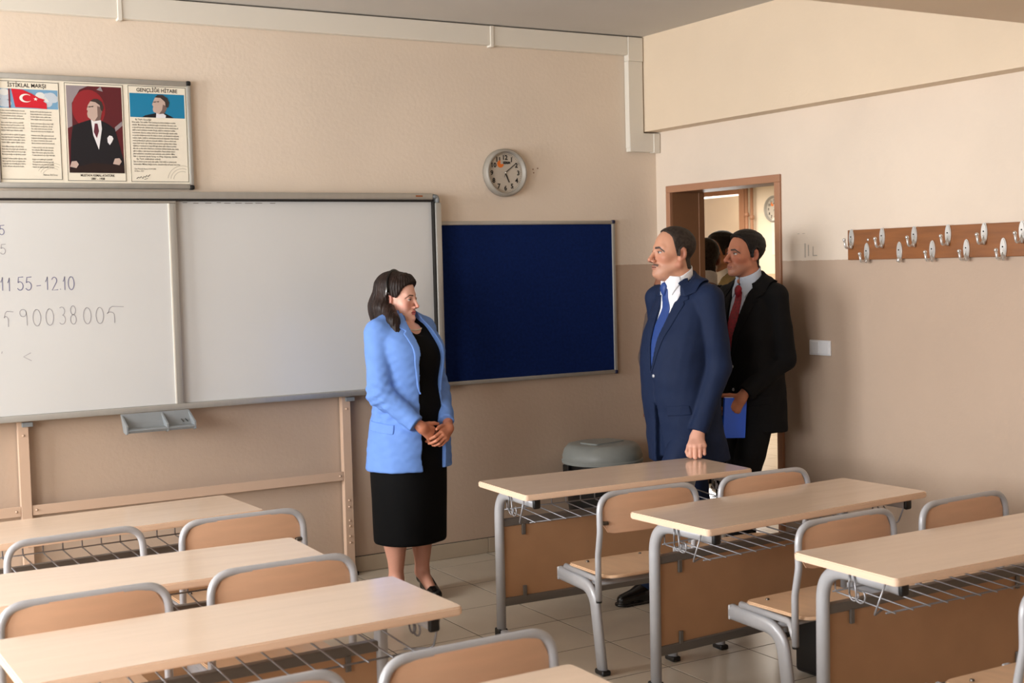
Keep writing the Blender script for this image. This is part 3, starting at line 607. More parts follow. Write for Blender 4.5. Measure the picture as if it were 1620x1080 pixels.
# ------------------------------------------------------------------ school desks
def make_desk(label, loc, rz, group):
    t = thing('school_desk', label, 'desk', loc, rz, group)
    hw, hd, zt = .59, .225, .70
    bm = bmesh.new(); prism(bm, rrect(-hw, -hd, hw, hd, .018, 4), zt-.025, zt, plane='xy')
    es = [e for e in bm.edges if abs(e.verts[0].co.z-e.verts[1].co.z) < 1e-5 and len(e.link_faces) == 2]
    bmesh.ops.bevel(bm, geom=es, offset=.004, segments=2, affect='EDGES')
    for f_ in bm.faces:
        if f_.normal.z < .9: f_.material_index = 1
    obj('tabletop', bm, ['laminate', 'edge'], t, 'auto')
    for s in (-1, 1):
        x = s*(hw-.075)
        pts = arc_path([(x, .17, .0), (x, .165, .654), (x, -.175, .654)], [.115], 12)
        lg = obj('leg', tb(pts, .0205, 14, r2=.0235, side=(1, 0, 0)), 'steel', t, True)
        obj('end_cap', bx((x, -.182, .652), (.034, .02, .046), bevel=.008), 'black', lg, True)
        obj('foot_cap', boxes([((x-.022, .148, 0), (x+.022, .198, .04))], bevel=.006), 'black', lg)
        obj('runner', boxes([((x-.016, -.16, .012), (x+.016, .155, .036))], bevel=.006), 'steel', lg)
    obj('front_panel', boxes([((-hw+.09, .160, .17), (hw-.09, .176, .505))], bevel=.002), 'panel', t)
    obj('upper_rail', boxes([((-hw+.08, .152, .495), (hw-.08, .182, .528))], bevel=.004), 'rail', t)
    obj('lower_rail', boxes([((-hw+.08, .152, .138), (hw-.08, .182, .176))], bevel=.004), 'rail', t)
    for x in (-.40, .40):
        for z, dz in ((.485, -.02), (.185, .022)):
            obj('panel_clip', bx((x, .154, z+dz/2), (.018, .010, .05), bevel=.003), 'rail', t)
    # wire basket: cross wires, two long wires, hangers, bag hooks
    first = None
    n = 14
    for k in range(n):
        x = -hw+.10+(2*hw-.20)*k/(n-1)
        if first is None:
            bm = tb(arc_path([(0, .135, .672), (0, .135, .575), (0, -.125, .560)], [.012], 4), .0029, 6); first = obj('basket_wire', bm, 'wire', t, True); o = first
        else:
            o = first.copy(); COL.objects.link(o); o.parent = t
        o.location = (x, 0, 0)
    for yy, zz in ((.13, .578), (-.10, .557)): obj('long_wire', tb([(-hw+.085, yy, zz), (hw-.085, yy, zz)], .0032, 6), 'wire', t, True)
    for s in (-1, 1):
        x = s*(hw-.09); xo = s*(hw-.035)
        hg = obj('hanger_wire', tb(arc_path([(x-s*.02, -.06, .557), (xo, -.10, .557), (xo, -.15, .672)], .02, 5), .0034, 6), 'wire', t, True)
        bm = bmesh.new(); cx = s*(hw-.05)
        loop = [(cx, .02-.035*0, .672), (cx, .02, .60)]+[(cx, .0+.02*math.cos(q), .60-.02*math.sin(q)) for q in [i*math.pi/6 for i in range(0, 8)]]
        tube(bm, loop, .0032, 6)
        loop = [(cx, .0, .672), (cx, -.01, .60)]+[(cx, .02-.025-.022+.022*math.cos(q), .60-.022*math.sin(q)) for q in [i*math.pi/6 for i in range(1, 9)]]
        tube(bm, loop, .0032, 6)
        obj('bag_hook', bm, 'wire', t, True)
    return t
def make_chair(label, loc, rz, group, board=True):
    t = thing('school_chair', label, 'chair', loc, rz, group)
    # plywood seat, lightly dished
    nx, ny = 10, 10; bm = bmesh.new()
    out = rrect(-.205, -.175, .205, .185, .06, 5)
    prism(bm, out, .412, .424, plane='xy')
    bmesh.ops.bevel(bm, geom=[e for e in bm.edges if abs(e.verts[0].co.z-e.verts[1].co.z) < 1e-5], offset=.004, segments=2, affect='EDGES')
    for v in bm.verts:
        x, y = v.co.x, v.co.y
        v.co.z += -.010*max(0, (y-.10)/.085)**2 + .006*max(0, (-y-.10)/.075)**2
    s = obj('seat', bm, 'seat_ply', t, 'auto')
    for x, y in ((-.13, .12), (.13, .12), (-.13, -.10), (.13, -.10)): obj('seat_bolt', lathe(bmesh.new(), [(.001, .427), (.006, .4265), (.0075, .422)], 10, (x, y, 0)), 'bolt', s)
    # upright tube arch
    zt = .757; yb = -.135
    p = arc_path([(-.232, yb+.012, .325), (-.232, yb+.012, .50), (-.236, yb-.012, .60), (-.232, yb-.005, zt-.012), (.232, yb-.005, zt-.012), (.236, yb-.012, .60), (.232, yb+.012, .50), (.232, yb+.012, .325)], [.1, .1, .075, .075, .1, .1], 9)
    fr = obj('back_frame', tb(p, .0125, 12), 'steel', t, True)
    for sx in (-1, 1): obj('tube_plug', lathe(bmesh.new(), [(.001, .318), (.0115, .318), (.0125, .328)], 12, (sx*.232, yb+.012, 0)), 'black', fr)
    if board:
        n = 12; bm = bmesh.new(); rows = []
        ol = rrect(-.212, .592, .212, .728, .05, 6)
        A = []; B = []
        for x, z in ol:
            dy = -.012+.018*(1-(x/.212)**2)*-1
            A.append(bm.verts.new((x, yb+dy-.002, z))); B.append(bm.verts.new((x, yb+dy+.009, z)))
        # curved board: strips across x
        bm.free(); bm = bmesh.new()
        nx = 17; cols = []
        for i in range(nx):
            x = -.222+.444*i/(nx-1); e = max(0, abs(x)-.172)/.05; inset = .05*(1-math.sqrt(max(0, 1-e*e)))
            dy = -.018*(1-(x/.222)**2)
            col = []
            for y_, z_ in ((dy-.006, .590+inset), (dy-.006, .744-inset*1.1), (dy+.006, .744-inset*1.1), (dy+.006, .590+inset)):
                col.append(bm.verts.new((x, yb+y_, z_)))
            cols.append(col)
        for a, b in zip(cols, cols[1:]):
            for j in range(4): bm.faces.new((a[j], a[(j+1) % 4], b[(j+1) % 4], b[j]))
        bm.faces.new(cols[0]); bm.faces.new(cols[-1][::-1]); bmesh.ops.recalc_face_normals(bm, faces=bm.faces)
        bmesh.ops.bevel(bm, geom=[e for e in bm.edges if abs(e.verts[0].co.x-e.verts[1].co.x) > 1e-3], offset=.003, segments=2, affect='EDGES')
        bk = obj('backrest', bm, 'ply', t, 'auto')
        for sx in (-1, 1): obj('backrest_bolt', tb([(sx*.236, yb-.008, .635), (sx*.20, yb-.016, .635)], .008, 10), 'bolt', bk, True)
    for sx in (-1, 1):
        obj('seat_rail', tb(arc_path([(sx*.19, .195, .398), (sx*.195, -.06, .392), (sx*.228, yb+.02, .352)], .05, 6), .0125, 10), 'steel', t, True)
        pts = arc_path([(sx*.178, .258, .356), (sx*.178, .0, .346), (sx*.172, -.045, .0)], [.10], 10)
        lg = obj('leg', tb(pts, .0175, 14, r2=.030, side=(1, 0, 0)), 'steel', t, True)
        obj('leg_cap', bx((sx*.178, .258, .356), (.033, .012, .056), bevel=.005), 'steel', lg, True)
        obj('foot_cap', boxes([((sx*.172-.02, -.078, 0), (sx*.172+.02, -.012, .022))], bevel=.007), 'black', lg)
    obj('cross_tube', tb([(-.18, .03, .352), (.18, .03, .352)], .013, 10), 'steel', t, True)
    obj('cross_tube', tb([(-.19, .10, .398), (.19, .10, .398)], .010, 10), 'steel', t, True)
    return t
RAD = math.radians
desk0 = make_desk('beech school desk nearest the doorway, under the fist of the man in navy', (3.299, 4.776, 0), RAD(-2.4), 'two-seat school desks')
DK = [((3.437, 3.840, 0), 3.2, 'beech school desk in the middle of the right column, second from the doorway'),
      ((3.447, 2.920, 0), -.7, 'nearest desk of the right column, its far end cut off by the frame'),
      ((1.112, 5.150, 0), 3.0, 'farthest desk of the left column, in front of the whiteboard stand'),
      ((1.015, 4.175, 0), -1.5, 'second desk from the whiteboard in the left column'),
      ((1.075, 3.395, 0), 1.4, 'third desk of the left column with its wire basket and bag hook showing'),
      ((1.045, 2.345, 0), 0.5, 'nearest desk of the left column, only its far corner in the picture')]
for l, r, lb in DK: dup(desk0, l, RAD(r), lb)
ch0 = make_chair('school chair at the left seat of the desk nearest the doorway, plywood seat showing', (3.035, 4.312, 0), RAD(-1.5), 'school chairs')
CH = [((3.645, 4.318, 0), -2, 'school chair at the right seat of the desk nearest the doorway'),
      ((3.235, 3.435, 0), 2, 'school chair at the left seat of the middle right desk, just behind a tabletop corner'),
      ((3.825, 3.430, 0), 2, 'school chair nearest the coat rack wall, behind the near right desk'),
      ((3.10, 2.405, 0), -1, 'school chair of which only the seat shows in the lower right corner'),
      ((1.515, 4.775, 0), 1, 'school chair at the right seat of the farthest left desk, backrest scuffed near its middle'),
      ((.762, 3.905, 0), 1, 'school chair at the left seat of the second left desk, against the left picture edge'),
      ((1.362, 3.935, 0), 1, 'school chair at the right seat of the second left desk, behind the big near tabletop'),
      ((1.430, 2.845, 0), 1, 'school chair in the foreground at the bottom centre, large and slightly blurred'),
      ((.868, 2.840, 0), 1, 'school chair of which only the top of the backrest shows at the bottom edge')]
for l, r, lb in CH: dup(ch0, l, RAD(r), lb)
make_chair('school chair without a backrest board, just an empty grey tube arch', (.912, 4.80, 0), RAD(4), 'school chairs', board=False)
bg_ = thing('bag', 'black upright bag standing on the floor under the middle right chair', 'bag', (3.60, 3.70, 0), RAD(3))
obj('bag_body', bx((0, 0, .15), (.16, .34, .29), bevel=.018, seg=3), 'black', bg_, 'auto')
obj('bag_handle', tb(arc_path([(0, -.07, .29), (0, -.06, .335), (0, .06, .335), (0, .07, .29)], .025, 5), .008, 8), 'black', bg_, True)
# ------------------------------------------------------------------ people: signed-distance sculpting, one continuous surface per body or garment
F32 = np.float32
def surfnet(fn, lo, hi, h, blk=4):
    lo = np.array(lo, float); n = np.ceil((np.array(hi)-lo)/h/blk).astype(int)*blk
    cn = n//blk
    ax = [lo[i]+h*blk*np.arange(cn[i]+1) for i in range(3)]
    C = np.stack(np.meshgrid(*ax, indexing='ij'), -1).reshape(-1, 3).astype(F32)
    dc = fn(C).reshape(cn+1)
    near = np.abs(dc) < h*blk*1.9
    b = np.zeros(cn, bool)
    for i in (0, 1):
        for j in (0, 1):
            for k in (0, 1): b |= near[i:i+cn[0], j:j+cn[1], k:k+cn[2]]
    D = np.repeat(np.repeat(np.repeat(dc, blk, 0), blk, 1), blk, 2)[:n[0]+1, :n[1]+1, :n[2]+1].astype(F32)
    m = np.zeros(n+1, bool)
    mb = np.repeat(np.repeat(np.repeat(b, blk, 0), blk, 1), blk, 2)
    for i in (0, 1):
        for j in (0, 1):
            for k in (0, 1): m[i:i+n[0], j:j+n[1], k:k+n[2]] |= mb
    I = np.argwhere(m); D[m] = fn((lo+I*h).astype(F32))
    s = D < 0
    corners = [(i, j, k) for i in (0, 1) for j in (0, 1) for k in (0, 1)]
    cnt = sum(s[c[0]:c[0]+n[0], c[1]:c[1]+n[1], c[2]:c[2]+n[2]].astype(np.int8) for c in corners)
    cells = np.argwhere((cnt > 0) & (cnt < 8) & mb)
    idx = -np.ones(n, int); idx[cells[:, 0], cells[:, 1], cells[:, 2]] = np.arange(len(cells))
    acc = np.zeros((len(cells), 3)); w = np.zeros(len(cells))
    cv = {c: D[cells[:, 0]+c[0], cells[:, 1]+c[1], cells[:, 2]+c[2]] for c in corners}
    for a in corners:
        for d in range(3):
            if a[d]: continue
            e = list(a); e[d] = 1; e = tuple(e)
            x = (cv[a] < 0) != (cv[e] < 0)
            t = np.where(x, cv[a]/(cv[a]-cv[e]+1e-12), 0)
            p = np.array(a, float)[None]+np.eye(3)[d][None]*t[:, None]
            acc[x] += p[x]; w[x] += 1
    V = lo+h*(cells+acc/np.maximum(w, 1)[:, None])
    Q = []
    for d in range(3):
        u, v = (d+1) % 3, (d+2) % 3
        sl0 = [slice(None)]*3; sl1 = [slice(None)]*3
        sl0[d] = slice(0, n[d]); sl1[d] = slice(1, n[d]+1)
        sl0[u] = sl1[u] = slice(1, n[u]); sl0[v] = sl1[v] = slice(1, n[v])
        a, e = s[tuple(sl0)], s[tuple(sl1)]
        for flip in (0, 1):
            E_ = np.argwhere((a & ~e) if not flip else (~a & e))
            if not len(E_): continue
            g = E_.copy(); g[:, u] += 1; g[:, v] += 1
            def at(du, dv):
                q = g.copy(); q[:, u] -= du; q[:, v] -= dv; return idx[q[:, 0], q[:, 1], q[:, 2]]
            f4 = np.stack([at(1, 1), at(0, 1), at(0, 0), at(1, 0)], 1)
            Q.append(f4 if not flip else f4[:, ::-1])
    Q = np.concatenate(Q) if Q else np.zeros((0, 4), int)
    return V, Q[(Q >= 0).all(1)]
def nrm(v): v = np.array(v, float); return v/np.linalg.norm(v)
def ell(P, c, r):
    q = (P-np.array(c, F32))/np.array(r, F32); k0 = np.linalg.norm(q, axis=1); k1 = np.linalg.norm(q/np.array(r, F32), axis=1)
    return k0*(k0-1)/np.maximum(k1, 1e-6)
def sph(P, c, r): return np.linalg.norm(P-np.array(c, F32), axis=1)-r
def cap(P, a, b, ra, rb=None):
    rb = ra if rb is None else rb; a = np.array(a, F32); b = np.array(b, F32); ab = b-a
    t = np.clip((P-a)@ab/max(float(ab@ab), 1e-9), 0, 1)
    return np.linalg.norm(P-a-t[:, None]*ab, axis=1)-(ra+(rb-ra)*t)
def chain(P, pts, rad, k=.01):
    d = cap(P, pts[0], pts[1], rad[0], rad[1])
    for i in range(1, len(pts)-1): d = smin(d, cap(P, pts[i], pts[i+1], rad[i], rad[i+1]), k)
    return d
def smin(a, b, k):
    h = np.clip(.5+.5*(b-a)/k, 0, 1); return b+(a-b)*h-k*h*(1-h)
def smax(a, b, k): return -smin(-a, -b, k)
def poly2(x, y, pts):
    pts = np.array(pts, float); d = np.full(len(x), 1e9); s = np.ones(len(x)); N = len(pts); j = N-1
    for i in range(N):
        ex, ey = pts[j]-pts[i]; wx, wy = x-pts[i][0], y-pts[i][1]
        t = np.clip((wx*ex+wy*ey)/(ex*ex+ey*ey+1e-12), 0, 1); bx_, by_ = wx-ex*t, wy-ey*t
        d = np.minimum(d, bx_*bx_+by_*by_)
        c1 = y >= pts[i][1]; c2 = y < pts[j][1]; c3 = ex*wy > ey*wx
        s = np.where((c1 & c2 & c3) | (~c1 & ~c2 & ~c3), -s, s); j = i
    return s*np.sqrt(d)
def loft(P, secs):
    """stack of ellipses: rows (u, centre f, half width r, half depth f [, centre r])"""
    S_ = np.array([list(q)+[0]*(5-len(q)) for q in secs]); u = P[:, 2]; o = np.argsort(S_[:, 0]); S_ = S_[o]
    def ip(k):
        # smooth interpolation between sections
        x = S_[:, 0]; i = np.clip(np.searchsorted(x, u)-1, 0, len(x)-2); t = np.clip((u-x[i])/(x[i+1]-x[i]), 0, 1)
        y = S_[:, k]; m_ = np.gradient(y, x); h = x[i+1]-x[i]
        return (2*t**3-3*t**2+1)*y[i]+(t**3-2*t**2+t)*h*m_[i]+(-2*t**3+3*t**2)*y[i+1]+(t**3-t**2)*h*m_[i+1]
    cf, rx, ry, cr_ = ip(1), ip(2), ip(3), ip(4)
    qx, qy = (P[:, 0]-cr_)/rx, (P[:, 1]-cf)/ry
    k0 = (np.abs(qx)**2.3+np.abs(qy)**2.3)**(1/2.3); 
    d = (k0-1)*np.minimum(rx, ry)
    return smax(d, np.maximum(S_[0, 0]-u, u-S_[-1, 0]), .012)
_rs = np.random.RandomState(5); _KD = _rs.randn(12, 3); _KD /= np.linalg.norm(_KD, axis=1)[:, None]; _PH = _rs.rand(12)*6.28
def wob(P, freq, n=6, o=0):
    d = 0
    for i in range(n):
        j = (i+o) % 12; d = d+np.sin((P@_KD[j].astype(F32))*freq*(1+.37*i)+_PH[j])/(1+.5*i)
    return d/2.5
def smooth01(x, a, b):
    t = np.clip((x-a)/(b-a), 0, 1); return t*t*(3-2*t)
# --- a hand: wrist point, finger direction d, back-of-hand normal n, thumb side t
def hand(P, w, d, n, t, S=1.0, flex=((20, 25, 15),)*4, spread=(6, 2, -2, -6), thumb=((.35, .75, -.25), 12, 12), arm=None):
    w = np.array(w, float); d = nrm(d); n = np.array(n, float); n = nrm(n-d*(n@d)); t0 = np.array(t, float); t = np.cross(n, d); t = t if t@t0 > 0 else -t
    def X(a, b, c): return w+S*(a*d+b*t+c*n)
    D = smin(cap(P, X(.012, .012, 0), X(.082, .028, .002), .0155*S, .0135*S), cap(P, X(.012, -.010, 0), X(.076, -.027, 0), .0155*S, .0125*S), .02*S)
    D = smin(D, cap(P, X(.02, 0, 0), X(.084, .009, .004), .016*S, .013*S), .016*S)
    D = smin(D, cap(P, X(.02, 0, 0), X(.082, -.010, .003), .016*S, .013*S), .016*S)
    av = -d if arm is None else nrm(np.array(arm)-w); D = smin(D, cap(P, w+av*.07, X(.02, .0, 0), .027*S, .026*S), .02*S)
    L = ((.042, .026, .021), (.047, .030, .022), (.043, .028, .021), (.034, .021, .019))
    B = ((.086, .029, .001), (.089, .010, .003), (.086, -.010, .002), (.079, -.028, -.002))
    R_ = ((.0098, .0086, .0074), (.0102, .0088, .0076), (.0097, .0084, .0073), (.0085, .0074, .0065))
    for i in range(4):
        p = X(*B[i]); a = 0; sp = math.radians(spread[i]); fd = math.cos(sp)*d+math.sin(sp)*t; pts = [X(B[i][0]-.03, B[i][1]*.8, B[i][2]-.002), p]; fx = flex[i % len(flex)]
        for q in range(3):
            a += math.radians(fx[q]); p = p+S*L[i][q]*(math.cos(a)*fd-math.sin(a)*n); pts.append(p)
        rr = [R_[i][0]*1.05*S, R_[i][0]*1.08*S, R_[i][1]*S*1.02, R_[i][2]*S*1.05, R_[i][2]*.86*S]
        fg = cap(P, pts[1], pts[2], rr[1], rr[2])
        for q in (2, 3): fg = smin(fg, cap(P, pts[q], pts[q+1], rr[q], rr[q+1]), .003*S)
        fg = smin(fg, cap(P, pts[0], pts[1], rr[0], rr[1]), .004*S)
        D = smin(D, fg, .0045*S)
    td, f1, f2 = thumb; v = nrm(td[0]*d+td[1]*t+td[2]*n); p0 = X(.018, .016, -.006); p1 = p0+S*.042*v
    ax = nrm(np.cross(v, d)+1e-6); 
    def rotv(v_, k_, a_): return v_*math.cos(a_)+np.cross(k_, v_)*math.sin(a_)+k_*(k_@v_)*(1-math.cos(a_))
    v2 = rotv(v, ax, math.radians(f1)); p2 = p1+S*.032*v2; v3 = rotv(v2, ax, math.radians(f2)); p3 = p2+S*.026*v3
    th = smin(smin(cap(P, p0, p1, .0165*S, .0118*S), cap(P, p1, p2, .0118*S, .0105*S), .004), cap(P, p2, p3, .0105*S, .0082*S), .003)
    return smin(D, th, .008*S)
# --- a head in its own frame: r right, f forward, u up; eyes at u = 0
def head_d(Q, h):
    j, nz, fat = h.get('jaw', 1), h.get('nose', 1), h.get('fat', 0)
    A = np.abs(Q[:, 0]); Z = Q.copy(); Z[:, 0] = A
    d = ell(Q, (0, -.010, .038), (.075, .097, .082))
    d = smin(d, ell(Q, (0, .026, -.020), (.061+fat*.4, .064, .078)), .03)
    d = smin(d, ell(Q, (0, .050, -.084), (.034*j+fat*.5, .036, .030)), .028)
    d = smin(d, cap(Z, (.051*j+fat, -.004, -.052), (.016, .066, -.098), .014+fat*.6, .015), .026)
    if h.get('dbl'): d = smin(d, ell(Q, (0, .030, -.108), (.040, .045, .022)), .03)
    d = smin(d, cap(Z, (.008, .0825, .021), (.040, .068, .022), .0105*h.get('brow', 1), .009), .016)
    d = smin(d, ell(Z, (.043, .056, -.024), (.020, .022, .017)), .02)
    if h.get('cheek', 0): d = smin(d, ell(Z, (.036, .058, -.045), (.022, .022, .022)), .02*h['cheek'])
    d = smax(d, -sph(Z, (.033, .101, .002), .0155), .012)
    # nose
    d = smin(d, cap(Q, (0, .086, .012), (0, .108+.006*nz, -.034), .0075, .0098*nz), .011)
    d = smin(d, sph(Q, (0, .1085+.006*nz, -.038), .0098*nz), .006)
    d = smin(d, ell(Z, (.0125, .100, -.042), (.0085*nz, .011, .0075)), .006)
    d = smax(d, -ell(Z, (.0065, .1055, -.0505), (.0036, .006, .004)), .004)
    # mouth
    d = smin(d, ell(Q, (0, .080, -.068), (.030, .020, .018)), .012)
    lp = h.get('lips', 1)
    d = smin(d, cap(Z, (.003, .0985, -.0655), (.021, .087, -.0685), .0042*lp, .0028), .005)
    d = smin(d, cap(Z, (0, .0965, -.0755), (.017, .0875, -.0730), .0056*lp, .0035), .005)
    d = smax(d, -cap(Z, (0, .1035, -.0702), (.022, .091, -.0705), .0022), .003)
    d = smin(d, ell(Q, (0, .079+h.get('chin', 0), -.101), (.017, .016, .014)), .014)
    # eyes and lids
    lid = h.get('lid', .0045)
    d = np.minimum(d, sph(Z, (.032, .0765, .001), .0122))
    up_ = smax(sph(Z, (.032, .0765, .001), .0142), -(Q[:, 2]-lid), .003); d = smin(d, up_, .003)
    lo_ = smax(sph(Z, (.032, .0765, .001), .0137), Q[:, 2]+.0058, .003); d = smin(d, lo_, .004)
    # ears
    e = ell(Z, (.0775, -.016, -.002), (.011, .019, .031)); e = smin(e, ell(Z, (.073, -.008, -.026), (.008, .010, .011)), .008)
    e = smax(e, -ell(Z, (.0885, -.010, -.003), (.0085, .0115, .020)), .006)
    e = smin(e, ell(Z, (.079, -.004, -.004), (.004, .005, .008)), .004)
    d = smin(d, e, .006)
    # neck
    nk = h.get('neck', .056)
    d = smin(d, cap(Q, (0, -.022, -.06), h.get('neck_to', (0, -.050, -.20)), nk, nk*1.08), .022)
    if h.get('man'): d = smin(d, ell(Q, (0, .028, -.142), (.010, .014, .014)), .012)
    return d
def head_col(Q, h):
    N_ = len(Q); A = np.abs(Q[:, 0]); f, u = Q[:, 1], Q[:, 2]
    base = np.array(h['skin'], float); c = np.tile(base, (N_, 1))
    def mixc(w, col): 
        nonlocal c; c = c*(1-w[:, None])+np.array(col, float)*w[:, None]
    red = np.array(h.get('red', (196, 120, 98)), float)
    Z = np.stack([A, f, u], 1)
    mixc(.45*np.exp(-((A-.042)**2+(u+.030)**2)/.0006)*(f > .02), red)
    mixc(.4*np.exp(-(A**2+(u+.038)**2)/.0003)*(f > .09), red)
    mixc(.35*(A > .071), red)
    if h.get('stubble'): mixc(h['stubble']*smooth01(-u, .045, .07)*smooth01(f, -.02, .04)*(u > -.125), (120, 100, 92))
    if h.get('lid_dark'): mixc(h['lid_dark']*np.exp(-((A-.032)**2/.00025+(u-.006)**2/.00008))*(f > .06), (96, 62, 52))
    lipw = smooth01(.0075-np.minimum(np.abs(u+.0655)*1.0, np.abs(u+.0755)), 0, .004)*(A < .022-.25*np.abs(u+.0705))*(f > .085)
    mixc(h.get('lipw', .7)*lipw, h.get('lip', (166, 92, 84)))
    mixc(.85*(np.abs(u+.0704) < .0016)*(A < .022)*(f > .084), (70, 34, 30))
    br = h.get('browcol', (38, 28, 24)); bt = h.get('browt', .0042)
    bu = .0195+.10*(A-.012)-2.6*np.maximum(A-.034, 0)**1.4*2
    mixc(.92*smooth01(bt-np.abs(u-bu)*(1+10*np.maximum(A-.036, 0)), -.0012, .0018)*smooth01(A, .009, .014)*(1-smooth01(A, .050, .056))*(f > .045), br)
    if h.get('moustache'):
        mu = -.0575-.22*np.maximum(A-.010, 0); mixc(h['moustache']*smooth01(.0058-np.abs(u-mu), -.001, .002)*(A > .0015)*(A < .030)*(f > .075), h.get('mcol', (70, 60, 56)))
    mixc(.8*np.exp(-(((A-.0065)/.004)**2+((u+.0475)/.004)**2))*(f > .096), (60, 30, 26))
    se = np.linalg.norm(Z-np.array((.032, .0765, .001)), axis=1)
    lid = h.get('lid', .0045); eye = (se < .0131) & (f > .078) & (u < lid-.0004) & (u > -.0060)
    c[eye] = (205, 196, 190)
    gz = h.get('gaze', 0.0); ir = eye & (((Q[:, 0]-np.sign(Q[:, 0])*.032-gz)**2+(u-.0005)**2) < .0060**2); c[ir] = (38, 26, 22)
    lash = (np.abs(u-lid) < .0017) & (np.abs(A-.032) < .0135) & (f > .072) & (se < .0158); c[lash] = h.get('lash', (60, 40, 34))
    e_ = ((A-.0845)**2/.00005+(f+.010)**2/.00012+(u+.003)**2/.0003); mixc(.55*np.exp(-e_)*(A > .07), (110, 56, 44))
    return c
def hair_d(Q, h, t0, poly, t1=.010, nz=.0012, freq=220):
    d = head_d(Q, {**h, 'nohair': 1}); t = t0+(t1-t0)*smooth01(Q[:, 2], -.02, .11)
    reg = poly2(Q[:, 1], Q[:, 2]+.0012*np.sin(Q[:, 0]*300), poly)
    return smax(d-t+nz*wob(Q, freq), reg, .004)
def rotm(yaw_=0, pitch_=0, roll_=0):
    return np.array(Matrix.Rotation(yaw_, 3, 'Z') @ Matrix.Rotation(pitch_, 3, 'X') @ Matrix.Rotation(roll_, 3, 'Y'))
class HeadFrame:
    def __init__(s, c, sc, yaw_=0, pitch_=0, roll_=0): s.c = np.array(c, F32); s.s = sc; s.R = rotm(yaw_, pitch_, roll_).astype(F32)
    def to(s, P): return ((P-s.c)@s.R)/s.s
    def pt(s, q): return tuple(s.R@np.array(q)*s.s+s.c)
def sculpt(name, fn, lo, hi, h, m, parent, col=None, parts=None, label=None, rnd=0):
    """mesh of fn < 0; parts = more (fn, lo, hi, h, col) joined into the same object"""
    VV = []; QQ = []; CC = []; o_ = 0
    for (fn_, lo_, hi_, h_, col_) in [(fn, lo, hi, h, col)]+(parts or []):
        V, Q = surfnet(fn_, lo_, hi_, h_)
        if not len(V): continue
        VV.append(V); QQ.append(Q+o_); o_ += len(V); CC.append(col_(V) if col_ else np.full((len(V), 3), 200.))
    V = np.concatenate(VV); Q = np.concatenate(QQ); C = np.concatenate(CC)/255.0
    me = bpy.data.meshes.new(name); me.vertices.add(len(V)); me.vertices.foreach_set('co', V.astype(F32).ravel())
    me.loops.add(len(Q)*4); me.loops.foreach_set('vertex_index', Q.astype(np.int32).ravel())
    me.polygons.add(len(Q)); me.polygons.foreach_set('loop_start', np.arange(0, len(Q)*4, 4, dtype=np.int32))
    try: me.polygons.foreach_set('loop_total', np.full(len(Q), 4, np.int32))
    except Exception: pass
    me.polygons.foreach_set('use_smooth', np.ones(len(Q), bool)); me.update(calc_edges=True); me.validate()
    if col or parts:
        C = np.where(C <= .04045, C/12.92, ((C+.055)/1.055)**2.4)
        at = me.attributes.new('Col', 'FLOAT_COLOR', 'POINT'); at.data.foreach_set('color', np.concatenate([C, np.ones((len(C), 1))], 1).astype(F32).ravel())
    me.materials.append(M[m] if isinstance(m, str) else m)
    o = bpy.data.objects.new(name, me); COL.objects.link(o); o.parent = parent
    if label: o['label'] = label
    return o
M['skin'] = vmat('skin', .46, .4, .06, 0, 260, .05)
M['hair_dark'] = mat('dark_hair', (22, 15, 12), .55, spec=.3, var=.35, scale=40, stretch=(1, 1, .25), bump=.35, bscale=160)
M['hair_grey'] = mat('cropped_dark_hair', (36, 28, 23), .65, spec=.25, c2=(62, 52, 45), scale=70, bump=.3, bscale=300)
M['hair_brown'] = mat('long_brown_hair', (26, 16, 13), .5, spec=.3, c2=(44, 28, 22), scale=26, stretch=(1, 1, .12), bump=.4, bscale=90)
M['suit_navy'] = mat('navy_suit_cloth', (22, 37, 68), .75, var=.10, scale=30, bump=.08, bscale=400, spec=.25)
M['suit_black'] = mat('black_suit_cloth', (15, 15, 17), .8, spec=.2)
M['shirt'] = mat('white_shirt', (240, 242, 248), .7)
M['shirt_blue'] = mat('pale_blue_shirt', (196, 208, 226), .7)
M['tie_blue'] = mat('blue_tie', (38, 70, 140), .5, var=.12, scale=60)
M['tie_red'] = mat('red_patterned_tie', (178, 22, 44), .5, c2=(110, 10, 30), scale=90)
M['jacket_blue'] = mat('light_blue_blazer', (112, 152, 224), .75, var=.05, scale=20, bump=.06, bscale=420, spec=.25)
M['dress_black'] = mat('black_dress', (9, 9, 10), .85, spec=.15)
M['shoe'] = mat('black_shoe_leather', (12, 11, 11), .25)
M['pearl'] = mat('pearl', (238, 226, 204), .25)
M['button'] = mat('pale_button', (200, 204, 212), .3, .3)
M['khaki'] = mat('khaki_cloth', (150, 136, 98), .8, var=.35, scale=18, stretch=(1, 1, .3))
M['grey_cloth'] = mat('grey_jacket_cloth', (120, 104, 96), .8, var=.1, scale=20)
M['folder'] = mat('blue_folder_plastic', (30, 104, 255), .35)
def root(label, x, y, fx, fy, name='person'):
    return thing(name, label, 'person', (x, y, 0), math.atan2(-fx, fy))

